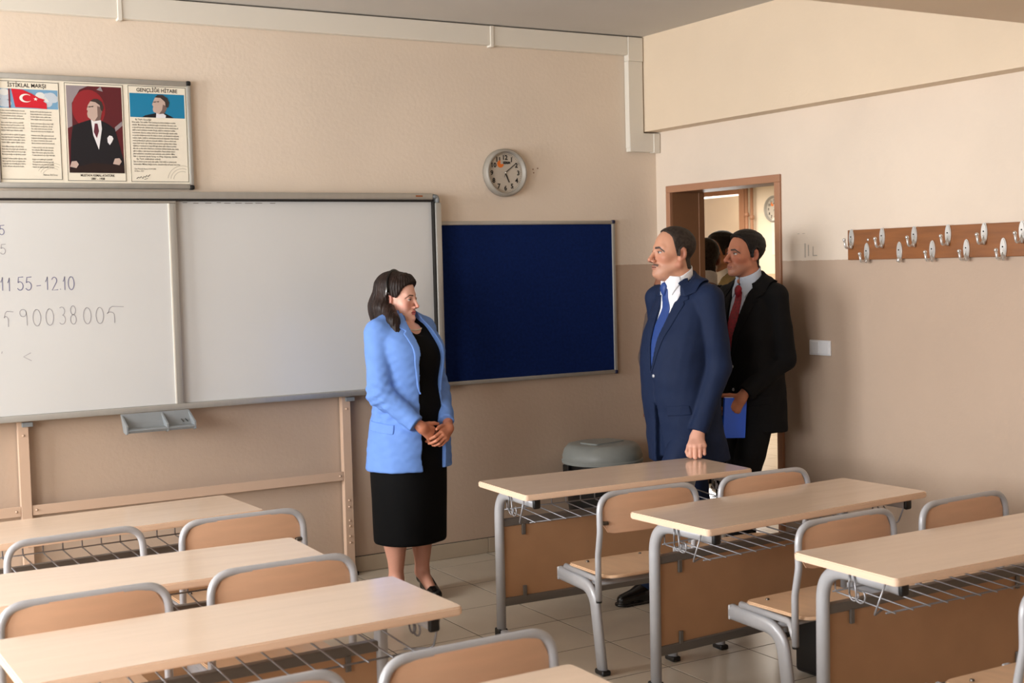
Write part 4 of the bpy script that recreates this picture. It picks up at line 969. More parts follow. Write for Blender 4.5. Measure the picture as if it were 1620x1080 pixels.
def suit_person(t, k, hd, HF, cloth, torso, arms, shoulders, vneck, shirt_m, tie_m, hair, jac_h=.0065, legs=True, lapel=True, hand_fns=(), leg_pts=None, tie_w=.036, notch=True, wr=.0035, trouser='same', skin_h=.0027, coll_u=1.50, button_u=None, hem_cut=True):
    """a suited figure: body (one mesh), hair, jacket (lapels, pocket flap, buttons), shirt, tie, trousers, shoes"""
    z = lambda v: v*k
    secs = [(z(a), b*k, c*k, d*k) for a, b, c, d in torso]
    AR = [([tuple(np.array(p)) for p in pts], rad) for pts, rad in arms]
    def Jbase(P):
        d = loft(P, secs)
        for s_ in (-1, 1): d = smin(d, cap(P, (s_*.045*k, shoulders[2], shoulders[0]), (s_*shoulders[3], shoulders[2], shoulders[1]), .050*k, .056*k), .05*k)
        return d
    def J(P):
        d = Jbase(P)
        for pts, rad in AR:
            e_, w_ = np.array(pts[1], F32), np.array(pts[2], F32); ad = ((w_-e_)/np.linalg.norm(w_-e_)).astype(F32)
            d = smin(d, smax(chain(P, pts, rad, .02), (P-w_)@ad-.012, .004), .014)
        return d+wr*wob(P, 26)*.6+wr*.5*wob(P*np.array((1, 1, .6), F32), 60, 5, 3)
    nb = HF.pt((0, -.03, -.13)); ntop = HF.pt((0, -.02, -.06)); vb, vt, vw = vneck      # V apex height, top height, half width at the top
    Vp = [(0, vb), (vw, vt), (vw, vt+.2), (-vw, vt+.2), (-vw, vt)]
    rn = hd.get('neck', .056)*HF.s+.005; nax = np.array(ntop)-np.array(nb); nax = nax/np.linalg.norm(nax)
    na, nb2 = np.array(nb)-nax*.07, np.array(nb)+nax*.09
    def neckcut(P): return cap(P, na, nb2+nax*.12, rn+.010, rn+.018)
    def Jn(P): return smin(Jbase(P), cap(P, na, nb2, rn+.016, rn+.006), .035)+wr*wob(P, 26)*.6
    def JK(P):
        d = J(P); v = poly2(P[:, 0], P[:, 2], Vp)
        C = np.maximum(np.maximum(v, -(d+.022)), -(P[:, 1]-.0)); d = smax(d, -C, .004)
        d = smax(d, -neckcut(P), .006)
        if hem_cut:
            hv = poly2(P[:, 0], P[:, 2], [(0, vb-.13), (.05, secs[-1][0]-.05 if False else torso[0][0]*k-.05), (-.05, torso[0][0]*k-.05)])
            C2 = np.maximum(np.maximum(hv, -(P[:, 1])), -(d+.03)); d = smax(d, -C2, .003)
            gr = np.maximum(np.maximum(np.abs(P[:, 0]+.012)-.0022, P[:, 2]-vb), np.maximum(-P[:, 1], -(d+.006))); d = smax(d, -gr, .002)
        return d
    lo = np.min([np.min([np.array(p) for p in pts], 0) for pts, _ in AR]+[(-.33*k, -.22*k, torso[0][0]*k)], 0)-.09
    hi = np.max([np.max([np.array(p) for p in pts], 0) for pts, _ in AR]+[(.33*k, .25*k, z(1.55))], 0)+.09
    jk = sculpt('jacket', JK, lo, hi, jac_h, cloth, t)
    if lapel:
        def LP(P):
            d = J(P); a = np.abs(P[:, 0]); u = P[:, 2]
            pl = [(.0, vb), (vw+.004, vt+.012), (vw+.030, vt-.02), (vw+.062, vt-.082), (vw+.040, vt-.090), (vw+.052, vt-.105), (.030, vb+.06), (.004, vb-.004)]
            if not notch: pl = [(.0, vb), (vw+.004, vt+.012), (vw+.030, vt-.02), (vw+.05, vt-.12), (.034, vb+.07), (.004, vb-.004)]
            r_ = poly2(a, u, pl); r_ = np.maximum(r_, -(P[:, 1]+.02))
            return np.maximum(np.maximum(d-.0055, -(d+.007)), r_)
        sculpt('lapels', LP, (-.2*k, 0, vb-.03), (.2*k, .26*k, vt+.06), .0036, cloth, jk)
        def CO(P):      # collar lying round the back of the neck
            d = Jn(P); q = P-np.array(nb, F32); top = .004-.60*q[:, 1]
            rr = np.sqrt(P[:, 0]**2+(P[:, 1]-nb[1]+.01)**2)
            r_ = np.maximum(np.maximum(q[:, 2]-top, top-.052-q[:, 2]), np.maximum(P[:, 1]-(nb[1]+.042), -(neckcut(P)+.004)))
            leaf = poly2(np.abs(P[:, 0]), P[:, 2], [(vw+.012, vt-.002), (vw+.034, vt+.030), (vw+.085, vt+.03), (vw+.078, vt-.048), (vw+.050, vt-.066), (vw+.024, vt-.030)])
            leaf = np.maximum(np.maximum(d-.0085, -(d+.010)), np.maximum(leaf, -(P[:, 1]-nb[1]-.01)))
            return np.minimum(np.maximum(np.maximum(d-.010, -(d+.010)), r_), leaf)
        sculpt('collar', CO, np.array(nb)-(.15, .15, .14), np.array(nb)+(.15, .12, .13), .0036, cloth, jk)
        def PF(P):
            d = J(P); r_ = poly2(P[:, 0], P[:, 2], [(-.175*k, z(.935)), (-.075*k, z(.925)), (-.078*k, z(.878)), (-.178*k, z(.888))]); return np.maximum(np.maximum(d-.004, -(d+.006)), np.maximum(r_, -P[:, 1]))
        if button_u is not None: sculpt('pocket_flap', PF, (-.26*k, 0, z(.84)), (-.03*k, .26*k, z(.97)), .0036, cloth, jk)
    if button_u is not None:
        for bu in button_u:
            V_ = np.stack([np.zeros(200), np.linspace(.02, .3, 200), np.full(200, bu)], 1).astype(F32); dd = J(V_); yf = V_[np.argmax(dd > 0), 1]
            obj('button', lathe(bmesh.new(), [(.001, .006), (.008, .005), (.0095, 0)], 12, (-.018, yf-.002, bu), 'y'), 'button', jk, True).matrix_local = Matrix.Translation((0, 2*yf-.004, 0)) @ Matrix.Rotation(math.pi, 4, 'Z') @ Matrix.Translation((.036, 0, 0))
    if shirt_m:
        def SH(P):
            d = Jn(P)+.008; v = poly2(P[:, 0], P[:, 2], [(0, vb-.02), (vw+.02, vt), (vw+.03, vt+.12), (-vw-.03, vt+.12), (-vw-.02, vt)])
            q = P-np.array(nb, F32); return np.maximum(np.maximum(np.maximum(d, v), -(P[:, 1]-.0)), np.maximum(-(d+.014), q[:, 2]-(.0-.50*q[:, 1])))
        def SC(P):      # stand collar with two points
            dn = cap(P, na, nb2, rn, rn); q = P-np.array(nb, F32); top = q[:, 2]-(.044-.50*q[:, 1])
            ring = np.maximum(np.abs(dn-.003)-.0035, np.maximum(top, -top-.085)); top = P[:, 2]-top
            gap = np.abs(P[:, 0])-(.004+.55*np.maximum(0, top-.030-P[:, 2])) ; ring = np.where(P[:, 1] > nb[1]+.02, np.maximum(ring, -gap), ring)
            return ring
        def SP(P): 
            d = Jn(P)+.001; r_ = poly2(np.abs(P[:, 0]), P[:, 2], [(.006, vt-.008), (.030, vt+.035), (.075, vt+.03), (.080, vt), (.047, vt-.062)])
            return np.maximum(np.maximum(d, -(d+.009)), np.maximum(r_, -P[:, 1]))
        sh_ = sculpt('shirt', SH, (-.16, -.02, vb-.04), (.16, .26*k, vt+.13), .004, shirt_m, t, parts=[(SC, (-.12, nb[1]-.13, nb[2]-.11), (.12, nb[1]+.13, nb[2]+.14), .003, None), (SP, (-.12, 0, vt-.09), (.12, .24*k, vt+.07), .003, None)])
    if tie_m:
        def TI(P):
            d = Jn(P)+.0035; w_ = tie_w*(.62+.45*smooth01(vt-P[:, 2], .03, .25))
            r_ = np.maximum(np.abs(P[:, 0])-w_, P[:, 2]-(vt-.03)); r_ = np.maximum(r_, vb-.03-P[:, 2])
            b_ = np.maximum(np.maximum(d, -(d+.011)), np.maximum(r_, -P[:, 1]))
            yk = knot_y
            kn = np.maximum(ell(P, (0, yk-.002, vt-.030), (.026, .016, .034)), np.abs(P[:, 0])-.011-.30*(P[:, 2]-(vt-.060)))
            return np.minimum(b_, kn)
        V_ = np.stack([np.zeros(200), np.linspace(.0, .3, 200), np.full(200, vt-.03)], 1).astype(F32); knot_y = V_[np.argmax(Jn(V_) > -.004), 1]+.002
        sculpt('tie', TI, (-.07, 0, vb-.05), (.07, .28*k, vt+.03), .003, tie_m, t)
    # body: head, neck, chest, hands, legs
    def BD(P):
        return loft(P, [(a, b, c*.82, d_*.80) for a, b, c, d_ in secs])+.004
    def HDm(P):
        return smin(head_d(HF.to(P), hd)*HF.s, ell(P, (0, nb[1]-.015, nb[2]-.10), (.075, .045, .05)), .03)
    hb = HF.c
    parts = [(HDm, hb-.20*HF.s-np.array((0, 0, .06)), hb+.155*HF.s+np.array((0, 0, 0)), skin_h, lambda V: head_col(HF.to(V.astype(F32)), hd))]
    for fn_, lo_, hi_ in hand_fns: parts.append((fn_, lo_, hi_, .0021, lambda V: np.tile(np.array(hd.get('handskin', hd['skin']), float), (len(V), 1))))
    sculpt('body', BD, (-.3*k, -.2*k, z(.75)), (.3*k, .22*k, z(1.46)), .02, 'skin', t, lambda V: np.tile(np.array(hd['skin'], float), (len(V), 1)), parts)
    if hair:
        hm, fn_ = hair; sculpt('hair', lambda P: fn_(HF.to(P))*HF.s, hb-.19*HF.s, hb+.16*HF.s, skin_h, hm, t)
    if legs:
        lp = leg_pts or [((-.095*k, 0, z(.88)), (-.10*k, .01, z(.5)), (-.10*k, -.02, .09), (0, 1)), ((.095*k, 0, z(.88)), (.10*k, .01, z(.5)), (.10*k, -.02, .09), (0, 1))]
        def TR(P):
            d = ell(P, (0, 0, z(.90)), (.175*k, .125*k, .16*k))
            for a, b, c, _ in lp: d = smin(d, chain(P, [a, b, c], [.088*k, .072*k, .060*k], .02), .02)
            return np.maximum(d, .055-P[:, 2])+.004*wob(P, 30)
        sculpt('trousers', TR, np.min([np.min(np.array([q[:3] for q in l[:3]]), 0) for l in lp], 0)-.17, np.max([np.max(np.array([q[:3] for q in l[:3]]), 0) for l in lp], 0)+.19, .012, cloth if trouser == 'same' else trouser, t)
        for a, b, c, dr in lp: shoe(t, c, dr)
    return jk
def shoe(t, ank, dr, L_=.27, m='shoe'):
    dr = nrm((dr[0], dr[1], 0)); a = np.array((ank[0], ank[1], 0)); hl = a-dr*.065; to = a+dr*(L_-.075)
    def SHO(P):
        d = cap(P, hl+(0, 0, .040), a+dr*.05+(0, 0, .045), .034, .040); d = smin(d, cap(P, a+dr*.04+(0, 0, .045), to-dr*.035+(0, 0, .026), .042, .030), .03)
        d = smin(d, cap(P, a+(0, 0, .06), a+(0, 0, .10), .040, .042), .02)
        d = smax(d, .006-P[:, 2], .004)
        q = P-a.astype(F32); x = q@dr.astype(F32); s_ = q@np.array((-dr[1], dr[0], 0), F32)
        so = np.maximum(np.sqrt((np.maximum(np.abs(x-.065)-.09, 0))**2+s_**2)-.043, np.abs(P[:, 2]-.007)-.007)
        return np.minimum(d, so)
    sculpt('shoe', SHO, np.minimum(hl, to)-(.07, .07, .01), np.maximum(hl, to)+(.07, .07, .16), .005, m, t)
SUIT = [(.74, .0, .205, .150), (.86, .0, .203, .150), (1.0, .01, .198, .148), (1.12, .015, .198, .146), (1.25, .012, .205, .140), (1.36, .0, .200, .125), (1.44, -.01, .16, .095), (1.50, -.02, .08, .07)]
# --- man in the navy suit, fist on the desk
fx, fy = -.999, -.04
m1 = root('man in a navy blue suit and blue tie resting his fist on a desk', 3.990, 5.162, fx, fy)
H1 = HeadFrame((0, .064, 1.690), 1.06, -.26, .07, 0)
h1 = dict(skin=(204, 150, 122), red=(192, 118, 98), jaw=1.18, fat=.006, nose=1.0, brow=1.15, dbl=1, chin=.002, stubble=.12, moustache=.75, mcol=(78, 68, 64), browcol=(44, 34, 30), browt=.0052, lip=(158, 98, 84), lipw=.55, neck=.064, neck_to=(0, -.062, -.20), man=1, lid=.0032, lid_dark=.3, handskin=(222, 168, 146), gaze=-.001)
HP1 = [(.062, .105), (.05, .094), (.034, .074), (.027, .040), (.014, -.002), (.008, -.016), (-.001, -.014), (-.001, .016), (-.016, .032), (-.036, .020), (-.040, -.030), (-.052, -.070), (-.13, -.078), (-.14, .16), (.05, .16)]
cdir = np.array((-.77, .64, 0)); up_v = np.array((0, 0, 1.0))
wl = (-.200, .098, .812); el1 = (-.215, -.035, 1.135)
handL1 = lambda P: hand(P, wl, .85*cdir-.53*up_v, .53*cdir+.85*up_v, (.64, .77, 0), 1.10, arm=el1, flex=((60, 96, 50), (62, 96, 50), (63, 96, 50), (62, 94, 50)), spread=(3, 1, -1, -4), thumb=((.75, .45, -.45), 18, 30))
wr1 = (.20, -.10, .86)
handR1 = lambda P: hand(P, wr1, (0, .15, -1), (1, 0, 0), (0, 1, 0), 1.05)
suit_person(m1, 1.02, h1, H1, 'suit_navy',
    [(.64, -.022, .204, .184), (.72, -.006, .203, .174), (.84, .015, .202, .165), (.98, .028, .198, .172), (1.10, .036, .196, .174), (1.24, .026, .200, .160), (1.36, .004, .194, .130), (1.44, -.012, .17, .10), (1.50, -.02, .09, .075)],
    [([(-.178, -.012, 1.462), (-.215, -.035, 1.135), (-.203, .088, .835)], [.074, .062, .046]), ([(.205, -.012, 1.462), (.25, -.09, 1.15), (.205, -.10, .90)], [.074, .066, .048])],
    (1.525, 1.475, -.018, .172), (1.105, 1.545, .066), 'shirt', 'tie_blue', ('hair_grey', lambda Q: hair_d(Q, h1, .0022, HP1, .0075, .0008)),
    hand_fns=[(handL1, (-.40, -.02, .66), (-.10, .32, .92)), (handR1, (.08, -.24, .62), (.34, .06, .95))],
    leg_pts=[((-.095, .02, .90), (-.085, .20, .50), (-.065, .30, .09), (.05, 1)), ((.10, -.04, .90), (.10, -.13, .5), (.10, -.22, .09), (.1, 1))], button_u=(1.092,), wr=.005, coll_u=1.515)

# --- man in the black suit with a red tie
m2 = root('man in a black suit with a red patterned tie standing in front of the doorway', 4.50, 5.245, -.997, -.078)
H2 = HeadFrame((0, .044, 1.676), .985, -.20, .06, 0)
h2 = dict(skin=(190, 126, 98), red=(178, 96, 76), jaw=.96, fat=-.004, nose=1.16, brow=1.1, stubble=.25, browcol=(40, 28, 24), browt=.0045, lip=(150, 88, 76), lipw=.55, neck=.056, man=1, lid=.0036, lid_dark=.5)
HP2 = [(.075, .092), (.055, .082), (.038, .06), (.027, .030), (.012, -.004), (.006, -.018), (-.001, -.016), (-.001, .018), (-.018, .034), (-.038, .020), (-.040, -.03), (-.052, -.068), (-.14, -.075), (-.15, .17), (.065, .17)]
w2l, w2r = (-.112, .185, .955), (.10, .22, .95)
handL2 = lambda P: hand(P, w2l, (.25, .55, -.8), (-.9, .3, 0), (.3, .8, .3), 1.0, flex=((35, 60, 30),))
handR2 = lambda P: hand(P, w2r, (-.5, .4, -.7), (.6, .8, 0), (-.4, .3, .8), 1.0, flex=((35, 55, 30),))
suit_person(m2, 1.02, h2, H2, 'suit_black', [(a, b, c*.89, d) for a, b, c, d in SUIT],
    [([(-.160, -.012, 1.455), (-.185, -.045, 1.135), (-.122, .165, .975)], [.066, .058, .046]), ([(.185, -.012, 1.455), (.24, -.03, 1.135), (.115, .19, .975)], [.066, .058, .046])],
    (1.515, 1.465, -.018, .155), (1.12, 1.515, .064), 'shirt_blue', 'tie_red', ('hair_dark', lambda Q: hair_d(Q, h2, .004, HP2, .016, .0012)),
    leg_pts=[((-.075, .02, .90), (-.080, .15, .50), (-.08, .22, .09), (0, 1)), ((.09, 0, .90), (.10, .0, .5), (.10, -.02, .09), (.1, 1))],
    hand_fns=[(handL2, (-.28, .10, .76), (0, .40, 1.03)), (handR2, (-.05, .12, .76), (.2, .38, 1.03))], button_u=(1.10, .98), wr=.005)
fo = tag(obj('folder', bx((0, 0, 0), (.012, .15, .205), bevel=.002), 'folder'), 'bright blue plastic folder held by the man in black', 'folder')
def wpt(o, p): 
    a = o.rotation_euler[2]; return (o.location[0]+p[0]*math.cos(a)-p[1]*math.sin(a), o.location[1]+p[0]*math.sin(a)+p[1]*math.cos(a), p[2])
fo.location = wpt(m2, (-.095, .230, .845)); fo.rotation_euler = (.08, 0, m2.rotation_euler[2]-.05)
obj('papers', bx((.004, -.002, .004), (.004, .143, .203)), 'shirt', fo)

# --- woman in the light blue blazer
wx, wy = 2.775, 5.861
w = root('woman in a light blue blazer over a black dress, hands clasped, before the whiteboard', wx, wy, .413, -.908)
HW = HeadFrame((0, -.024, 1.500), .945, .22, -.06, 0)
hw_ = dict(skin=(238, 186, 166), red=(214, 118, 104), jaw=.98, fat=.004, chin=.007, neck_to=(0, -.075, -.20), nose=.82, brow=.8, lips=1.15, lip=(186, 84, 86), lipw=.8, browcol=(52, 34, 28), browt=.0034, neck=.047, lid=.0, lid_dark=.45, lash=(34, 22, 20), handskin=(196, 126, 96), cheek=1.2)
WS = [(.655, .014, .226, .194), (.80, .018, .212, .186), (.95, .020, .188, .164), (1.06, .024, .172, .150), (1.16, .028, .182, .158), (1.26, .026, .196, .160), (1.34, .008, .178, .118), (1.40, -.012, .12, .085), (1.44, -.02, .075, .065)]
WD = [(.285, .008, .186, .168), (.50, .010, .192, .172), (.80, .014, .194, .170), (.95, .026, .178, .156), (1.07, .024, .160, .138), (1.25, .026, .172, .142), (1.335, .008, .155, .100), (1.40, -.01, .10, .072)]
armR = ([(.160, -.025, 1.335), (.202, .015, 1.045), (.150, .190, .900)], [.070, .062, .046]); armL = ([(-.165, -.012, 1.335), (-.225, .03, 1.03), (-.050, .215, .890)], [.068, .060, .044])
def WJ0(P):
    d = loft(P, WS)
    for s_ in (-1, 1): d = smin(d, cap(P, (s_*.04, -.02, 1.395), (s_*.175, -.015, 1.352), .045, .055), .05)
    return d
def WSL(P, pts, rad):
    e_, w_ = np.array(pts[1], F32), np.array(pts[2], F32); ad = ((w_-e_)/np.linalg.norm(w_-e_)).astype(F32)
    return smax(chain(P, pts, rad, .02), (P-w_)@ad-.006, .004)
def WJ(P):
    d = WJ0(P)
    for pts, rad in (armR, armL): d = smin(d, WSL(P, pts, rad), .012)
    el = np.exp(-np.minimum(np.linalg.norm(P-np.array((.235, .0, 1.0), F32), axis=1), np.linalg.norm(P-np.array((-.235, .03, 1.0), F32), axis=1))**2/.012)
    return d+.003*wob(P, 24)+(.0018+.011*el)*wob(P*np.array((1, 1, 1.4), F32), 80, 5, 3)
WOP = [(-.050, .55), (.085, .55), (.110, .72), (.088, .95), (.082, 1.06), (.094, 1.20), (.080, 1.34), (.058, 1.50), (-.058, 1.50), (-.080, 1.34), (-.092, 1.20), (-.080, 1.06), (-.074, .95), (-.060, .72)]
def WJK(P):
    body = WJ0(P)
    d = WJ(P); v = poly2(P[:, 0], P[:, 2], WOP)
    C = np.maximum(np.maximum(v, -(body+.13)), np.maximum(-(P[:, 1]-.02), body-.03)); d = smax(d, -C, .004)
    d = smax(d, -cap(P, (0, -.035, 1.38), (0, -.03, 1.6), .062, .075), .006)
    arms_ = np.minimum(WSL(P, *armR), WSL(P, *armL)); d = np.minimum(d, smax(arms_+.004*wob(P, 70, 5, 3)+.004, -(arms_+.03), .003))
    core = smax(body+.022, .70-P[:, 2], .01); return smax(d, -np.maximum(core, P[:, 2]-.9), .004) if False else d
jkw = sculpt('blazer', WJK, (-.40, -.28, .62), (.40, .32, 1.50), .0055, 'jacket_blue', w)
def WLP(P):
    d = WJ0(P)+.003*wob(P, 24); a, u = P[:, 0], P[:, 2]
    R_ = poly2(a, u, [(.080, 1.03), (.094, 1.20), (.080, 1.34), (.058, 1.43), (.085, 1.425), (.125, 1.36), (.108, 1.345), (.128, 1.33), (.118, 1.20), (.092, 1.06)])
    L_ = poly2(-a, u, [(.078, 1.03), (.092, 1.20), (.080, 1.34), (.058, 1.43), (.085, 1.425), (.125, 1.36), (.108, 1.345), (.128, 1.33), (.118, 1.20), (.090, 1.06)])
    return np.maximum(np.maximum(d-.0048, -(d+.008)), np.maximum(np.minimum(R_, L_), -(P[:, 1]-.0)))
sculpt('lapels', WLP, (-.16, 0, 1.0), (.16, .24, 1.46), .0036, 'jacket_blue', jkw)
def WCO(P):
    d = cap(P, (0, -.035, 1.36), (0, -.03, 1.6), .064, .076); return np.maximum(np.maximum(d-.010, -(d-.001)), np.maximum(np.abs(P[:, 2]-(1.425-.45*(P[:, 1]+.03)))-.022, P[:, 1]-.05))
sculpt('collar', WCO, (-.13, -.15, 1.32), (.13, .08, 1.52), .0036, 'jacket_blue', jkw)
def WPF(P):
    d = WJ0(P)+.003*wob(P, 24); return np.maximum(np.maximum(d-.0045, -(d+.006)), np.maximum(poly2(P[:, 1], P[:, 2], [(-.08, .905), (.085, .892), (.085, .845), (-.08, .858)]), -P[:, 0]+.10))
sculpt('pocket_flap', WPF, (.1, -.12, .82), (.27, .13, .93), .0036, 'jacket_blue', jkw)
def WDR(P):
    d = loft(P, WD)+.0025*wob(P*np.array((1, 1, .3), F32), 34); d = smax(d, -cap(P, (0, .075, 1.415), (0, .13, 1.40), .085, .085), .008)
    return smax(d, -cap(P, (0, -.03, 1.40), (0, -.03, 1.6), .075, .10), .01)
sculpt('dress', WDR, (-.23, -.18, .26), (.23, .24, 1.43), .007, 'dress_black', w)
# clasped hands
wR, wL = (.136, .202, .886), (-.036, .222, .876)
hRf = lambda P: hand(P, wR, (-.78, .22, -.52), (.42, .80, .30), (-.35, .10, .9), .93, arm=armR[0][1], flex=((30, 45, 25), (32, 48, 25), (34, 50, 25), (34, 50, 25)), thumb=((.7, .55, .1), 8, 10))
hLf = lambda P: hand(P, np.array(wL)+np.array((0, .028, -.006)), (.80, .16, -.50), (-.18, .88, .36), (.35, .1, .9), .93, arm=armL[0][1], flex=((22, 40, 30), (26, 44, 30), (30, 48, 30), (34, 50, 30)), spread=(9, 3, -4, -12), thumb=((.72, .55, .15), 10, 12))
def wbody(P): return np.minimum(hRf(P), hLf(P))
def whead(P): return smin(head_d(HW.to(P), hw_)*HW.s, ell(P, (0, .006, 1.310), (.125, .085, .080)), .025)
def wlegs(P):
    d = None
    for s_, f_ in ((.088, .0), (-.088, .025)):
        q = chain(P, [(s_, f_+.02, .48), (s_, f_-.012, .30), (s_*.98, f_-.02, .115)], [.064, .055, .034], .02)
        q = smin(q, ell(P, (s_, f_-.035, .31), (.042, .042, .10)), .03)
        q = smin(q, cap(P, (s_*.98, f_-.02, .105), (s_+.055, f_+.075, .048), .034, .026), .025)
        d = q if d is None else np.minimum(d, q)
    return d
sk_ = np.array(hw_['skin'], float)
hcol = lambda V: np.tile(np.array(hw_['handskin'], float), (len(V), 1))
lcol = lambda V: np.tile(np.array((206, 150, 128), float), (len(V), 1))
sculpt('body', lambda P: loft(P, [(a, b, c*.8, d*.8) for a, b, c, d in WD])+.01, (-.2, -.15, .40), (.2, .18, 1.36), .02, 'skin', w, lambda V: np.tile(sk_, (len(V), 1)),
    [(whead, (-.19, -.17, 1.25), (.19, .19, 1.67), .0025, lambda V: head_col(HW.to(V.astype(F32)), hw_)), (wbody, (-.16, .12, .74), (.26, .40, .97), .002, hcol), (wlegs, (-.19, -.12, .02), (.22, .20, .50), .0055, lcol)])
for s_, f_ in ((.088, 0), (-.088, .025)):
    def WSH(P, s_=s_, f_=f_):
        P = P-np.array((s_, f_, 0), F32); P = np.stack([P[:, 0]*.86-P[:, 1]*.51, P[:, 0]*.51+P[:, 1]*.86, P[:, 2]], 1); a = np.array((0, 0, 0.))
        d = cap(P, a+(0, -.035, .075), a+(0, -.015, .075), .036, .034); d = smin(d, cap(P, a+(0, .03, .055), a+(0, .15, .022), .036, .030), .03)
        d = smax(d, -cap(P, a+(0, .0, .118), a+(0, .10, .085), .040, .030), .004); d = smax(d, .004-P[:, 2], .003)
        arch = cap(P, a+(0, .015, .0), a+(0, .055, -.0), .034, .02); d = smax(d, -arch, .006)
        return np.minimum(d, cap(P, a+(0, -.048, .05), a+(0, -.048, .008), .016, .012))
    sculpt('shoe', WSH, (s_-.11, f_-.11, -.0), (s_+.16, f_+.22, .16), .0045, 'shoe', w)
HPW = [(.078, .078), (.062, .066), (.050, .044), (.040, .022), (.026, .006), (.010, .008), (-.010, .026), (-.030, .012), (-.040, -.03), (-.06, -.10), (-.16, -.10), (-.17, .20), (.09, .20), (.098, .10)]
def whair(Q):
    a = np.abs(Q[:, 0]); Z = Q.copy(); Z[:, 0] = a
    d0 = head_d(Q, hw_); t = .010+.012*smooth01(Q[:, 2], .0, .10); d = smax(d0-t, poly2(Q[:, 1], Q[:, 2], HPW), .006)
    qf = smin(cap(Z, (.020, .072, .094), (.038, .040, .112), .014, .020), cap(Z, (.0, .075, .102), (.0, .04, .12), .012, .016), .02); d = smin(d, qf, .012)
    m_ = chain(Q, [(0, -.048, .050), (0, -.084, -.05), (0, -.092, -.150)], [.090, .080, .060], .03)
    d = smin(d, m_, .02)
    sd = chain(Z, [(.060, -.045, .03), (.080, -.056, -.05), (.088, -.044, -.135)], [.036, .044, .034], .02); d = smin(d, sd, .02)
    cl = chain(Z, [(.080, -.02, -.07), (.088, .045, -.115), (.078, .085, -.150)], [.032, .028, .018], .012); d = smin(d, cl, .014)
    cl = chain(Q, [(.088, -.01, -.06), (.140, .045, -.112), (.158, .080, -.172)], [.036, .036, .022], .015); d = smin(d, cl, .016)
    ang = np.arctan2(Q[:, 0], -Q[:, 1]+.001)
    d = d+.0011*np.sin(ang*40+3*np.sin(Q[:, 2]*22))+.0008*np.sin(ang*83+Q[:, 2]*25)+.0016*wob(Q*np.array((1, 1, .35), F32), 95)
    return smax(d, -(d0-.0008), .002)
hrw = sculpt('hair', lambda P: whair(HW.to(P))*HW.s, (-.19, -.24, 1.22), (.19, .18, 1.68), .0030, 'hair_brown', w)
# sunglasses pushed up in the hair, earring, necklace
bm = bmesh.new()
P_ = [HW.pt((.100*math.sin(q), -.012-.018*math.cos(q), .052+.092*math.cos(q))) for q in np.linspace(-1.75, 1.75, 25)]
tube(bm, P_, .0035, 8, r2=.010, side=tuple(HW.R@np.array((0, 1., .15))))
sg = obj('sunglasses', bm, 'black', w, True)
for s_ in (-1, 1): obj('temple_tip', tb([HW.pt((s_*.101, -.016, .060)), HW.pt((s_*.103, -.020, .020))], .0035, 8), 'chrome', sg, True)
for s_ in (-1, 1):
    bm = bmesh.new(); bmesh.ops.create_uvsphere(bm, u_segments=12, v_segments=8, radius=.0058); bmesh.ops.translate(bm, vec=HW.pt((s_*.087, -.004, -.036)), verts=bm.verts); obj('earring', bm, 'pearl', w, True)
bm = bmesh.new()
for q in np.linspace(-2.4, 2.4, 44):
    s_ = bmesh.ops.create_uvsphere(bm, u_segments=8, v_segments=6, radius=.0042)
    p = Vector((.066*math.sin(q), -.022+.074*math.cos(q), 1.385-.018*math.cos(q)-.012*(1+math.cos(q))))
    V_ = np.array([[p.x*t_, -.022+(p.y+.022)*t_, p.z] for t_ in np.linspace(.4, 2.0, 160)], F32); dd = whead(V_); k_ = int(np.argmax(dd > .001)); p = Vector([float(v) for v in V_[k_]])
    bmesh.ops.translate(bm, vec=p, verts=s_['verts'])
obj('necklace', bm, 'pearl', w, True, kind='stuff')

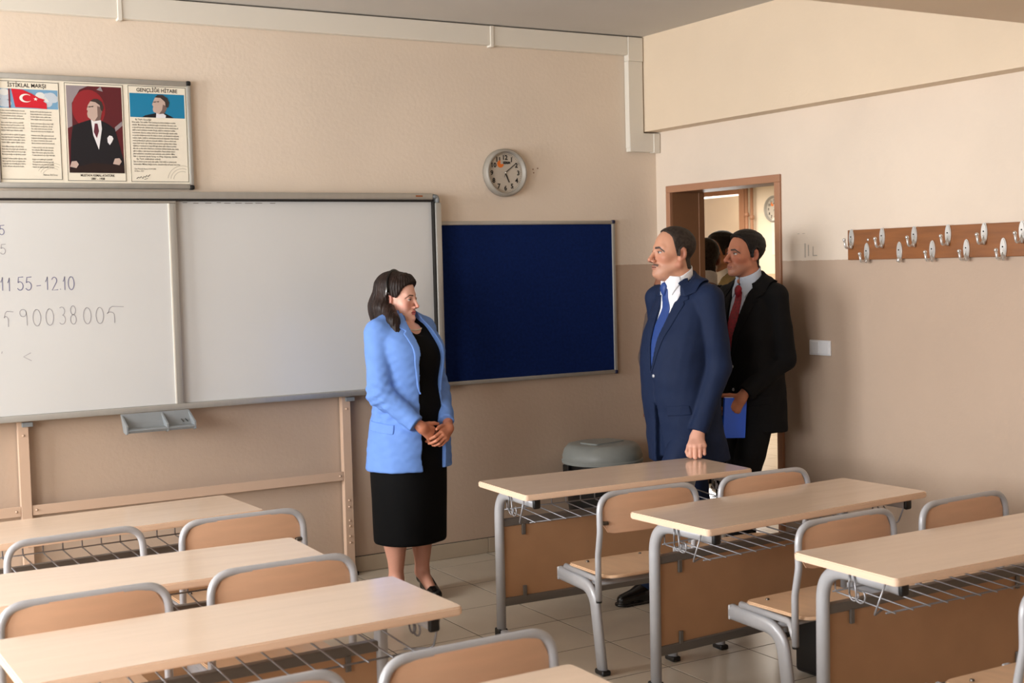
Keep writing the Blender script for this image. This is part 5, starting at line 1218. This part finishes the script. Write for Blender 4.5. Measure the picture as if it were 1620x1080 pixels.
# --- people in and beyond the doorway
def plain(label, x, y, fx, fy, hc, sc, h, HP, hairm, cloth, k, yaw_=0, shirt=None, t0=.004, t1=.014, vneck=(1.2, 1.47, .06), arms=None):
    t = root(label, x, y, fx, fy); Hf = HeadFrame(hc, sc, yaw_, 0, 0)
    arms = arms or [([(-.2*k, -.01, 1.43*k), (-.27*k, -.02, 1.12*k), (-.25*k, .08, .87*k)], [.068, .06, .045]), ([(.2*k, -.01, 1.43*k), (.27*k, -.02, 1.12*k), (.25*k, .08, .87*k)], [.068, .06, .045])]
    hf = []
    for pts, rad in arms:
        e, w_ = np.array(pts[1]), np.array(pts[2]); dd = nrm(w_-e); s_ = np.sign(pts[0][0])
        hf.append(((lambda P, w_=w_, dd=dd, s_=s_: hand(P, w_+dd*.015, dd, (s_, 0, 0), (0, 1, 0), .95)), w_-.15+dd*.08, w_+.15+dd*.08))
    suit_person(t, k, h, Hf, cloth, SUIT, arms, (1.475*k, 1.43*k, -.018, .19*k), vneck, shirt, None, (hairm, lambda Q: hair_d(Q, h, t0, HP, t1, .0015)), jac_h=.010, lapel=False, hand_fns=[(a, b, c) for a, b, c in hf], skin_h=.004, hem_cut=False, trouser='suit_black')
    return t
hb = dict(skin=(150, 100, 78), jaw=1, nose=1, neck=.056, man=1)
plain('grey-haired man with his back turned just beyond the door jamb', 5.385, 6.725, .55, .83, (0, .015, 1.655), 1.10, hb, [(.04, .09), (.02, .05), (.018, -.02), (-.002, -.018), (.0, .018), (-.018, .034), (-.038, .020), (-.040, -.03), (-.05, -.09), (-.16, -.09), (-.16, .17), (.04, .17)], 'hair_grey', 'suit_black', .98, 0, 'shirt', .005, .012)
h4 = dict(skin=(200, 142, 108), jaw=1, nose=1.05, neck=.055, man=1, stubble=.5, browcol=(36, 26, 22))
plain('dark-haired man in a khaki top out in the bright hall', 6.13, 7.42, -.93, .35, (0, .04, 1.705), 1.15, h4, HP2, 'hair_dark', 'khaki', 1.03, 0, 'shirt', .005, .020)
h5 = dict(skin=(150, 100, 78), jaw=1, nose=1, neck=.052)
plain('person in a grey jacket almost wholly hidden behind the man in navy', 4.455, 5.83, -.99, -.1, (0, .05, 1.50), .98, h5, HP2, 'hair_dark', 'grey_cloth', .93, 0, 'shirt', .005, .014, arms=[([(-.18, -.01, 1.33), (-.225, -.02, 1.08), (-.215, .04, .86)], [.066, .058, .045]), ([(.18, -.01, 1.33), (.218, .02, 1.10), (.20, .02, .86)], [.066, .058, .045])])
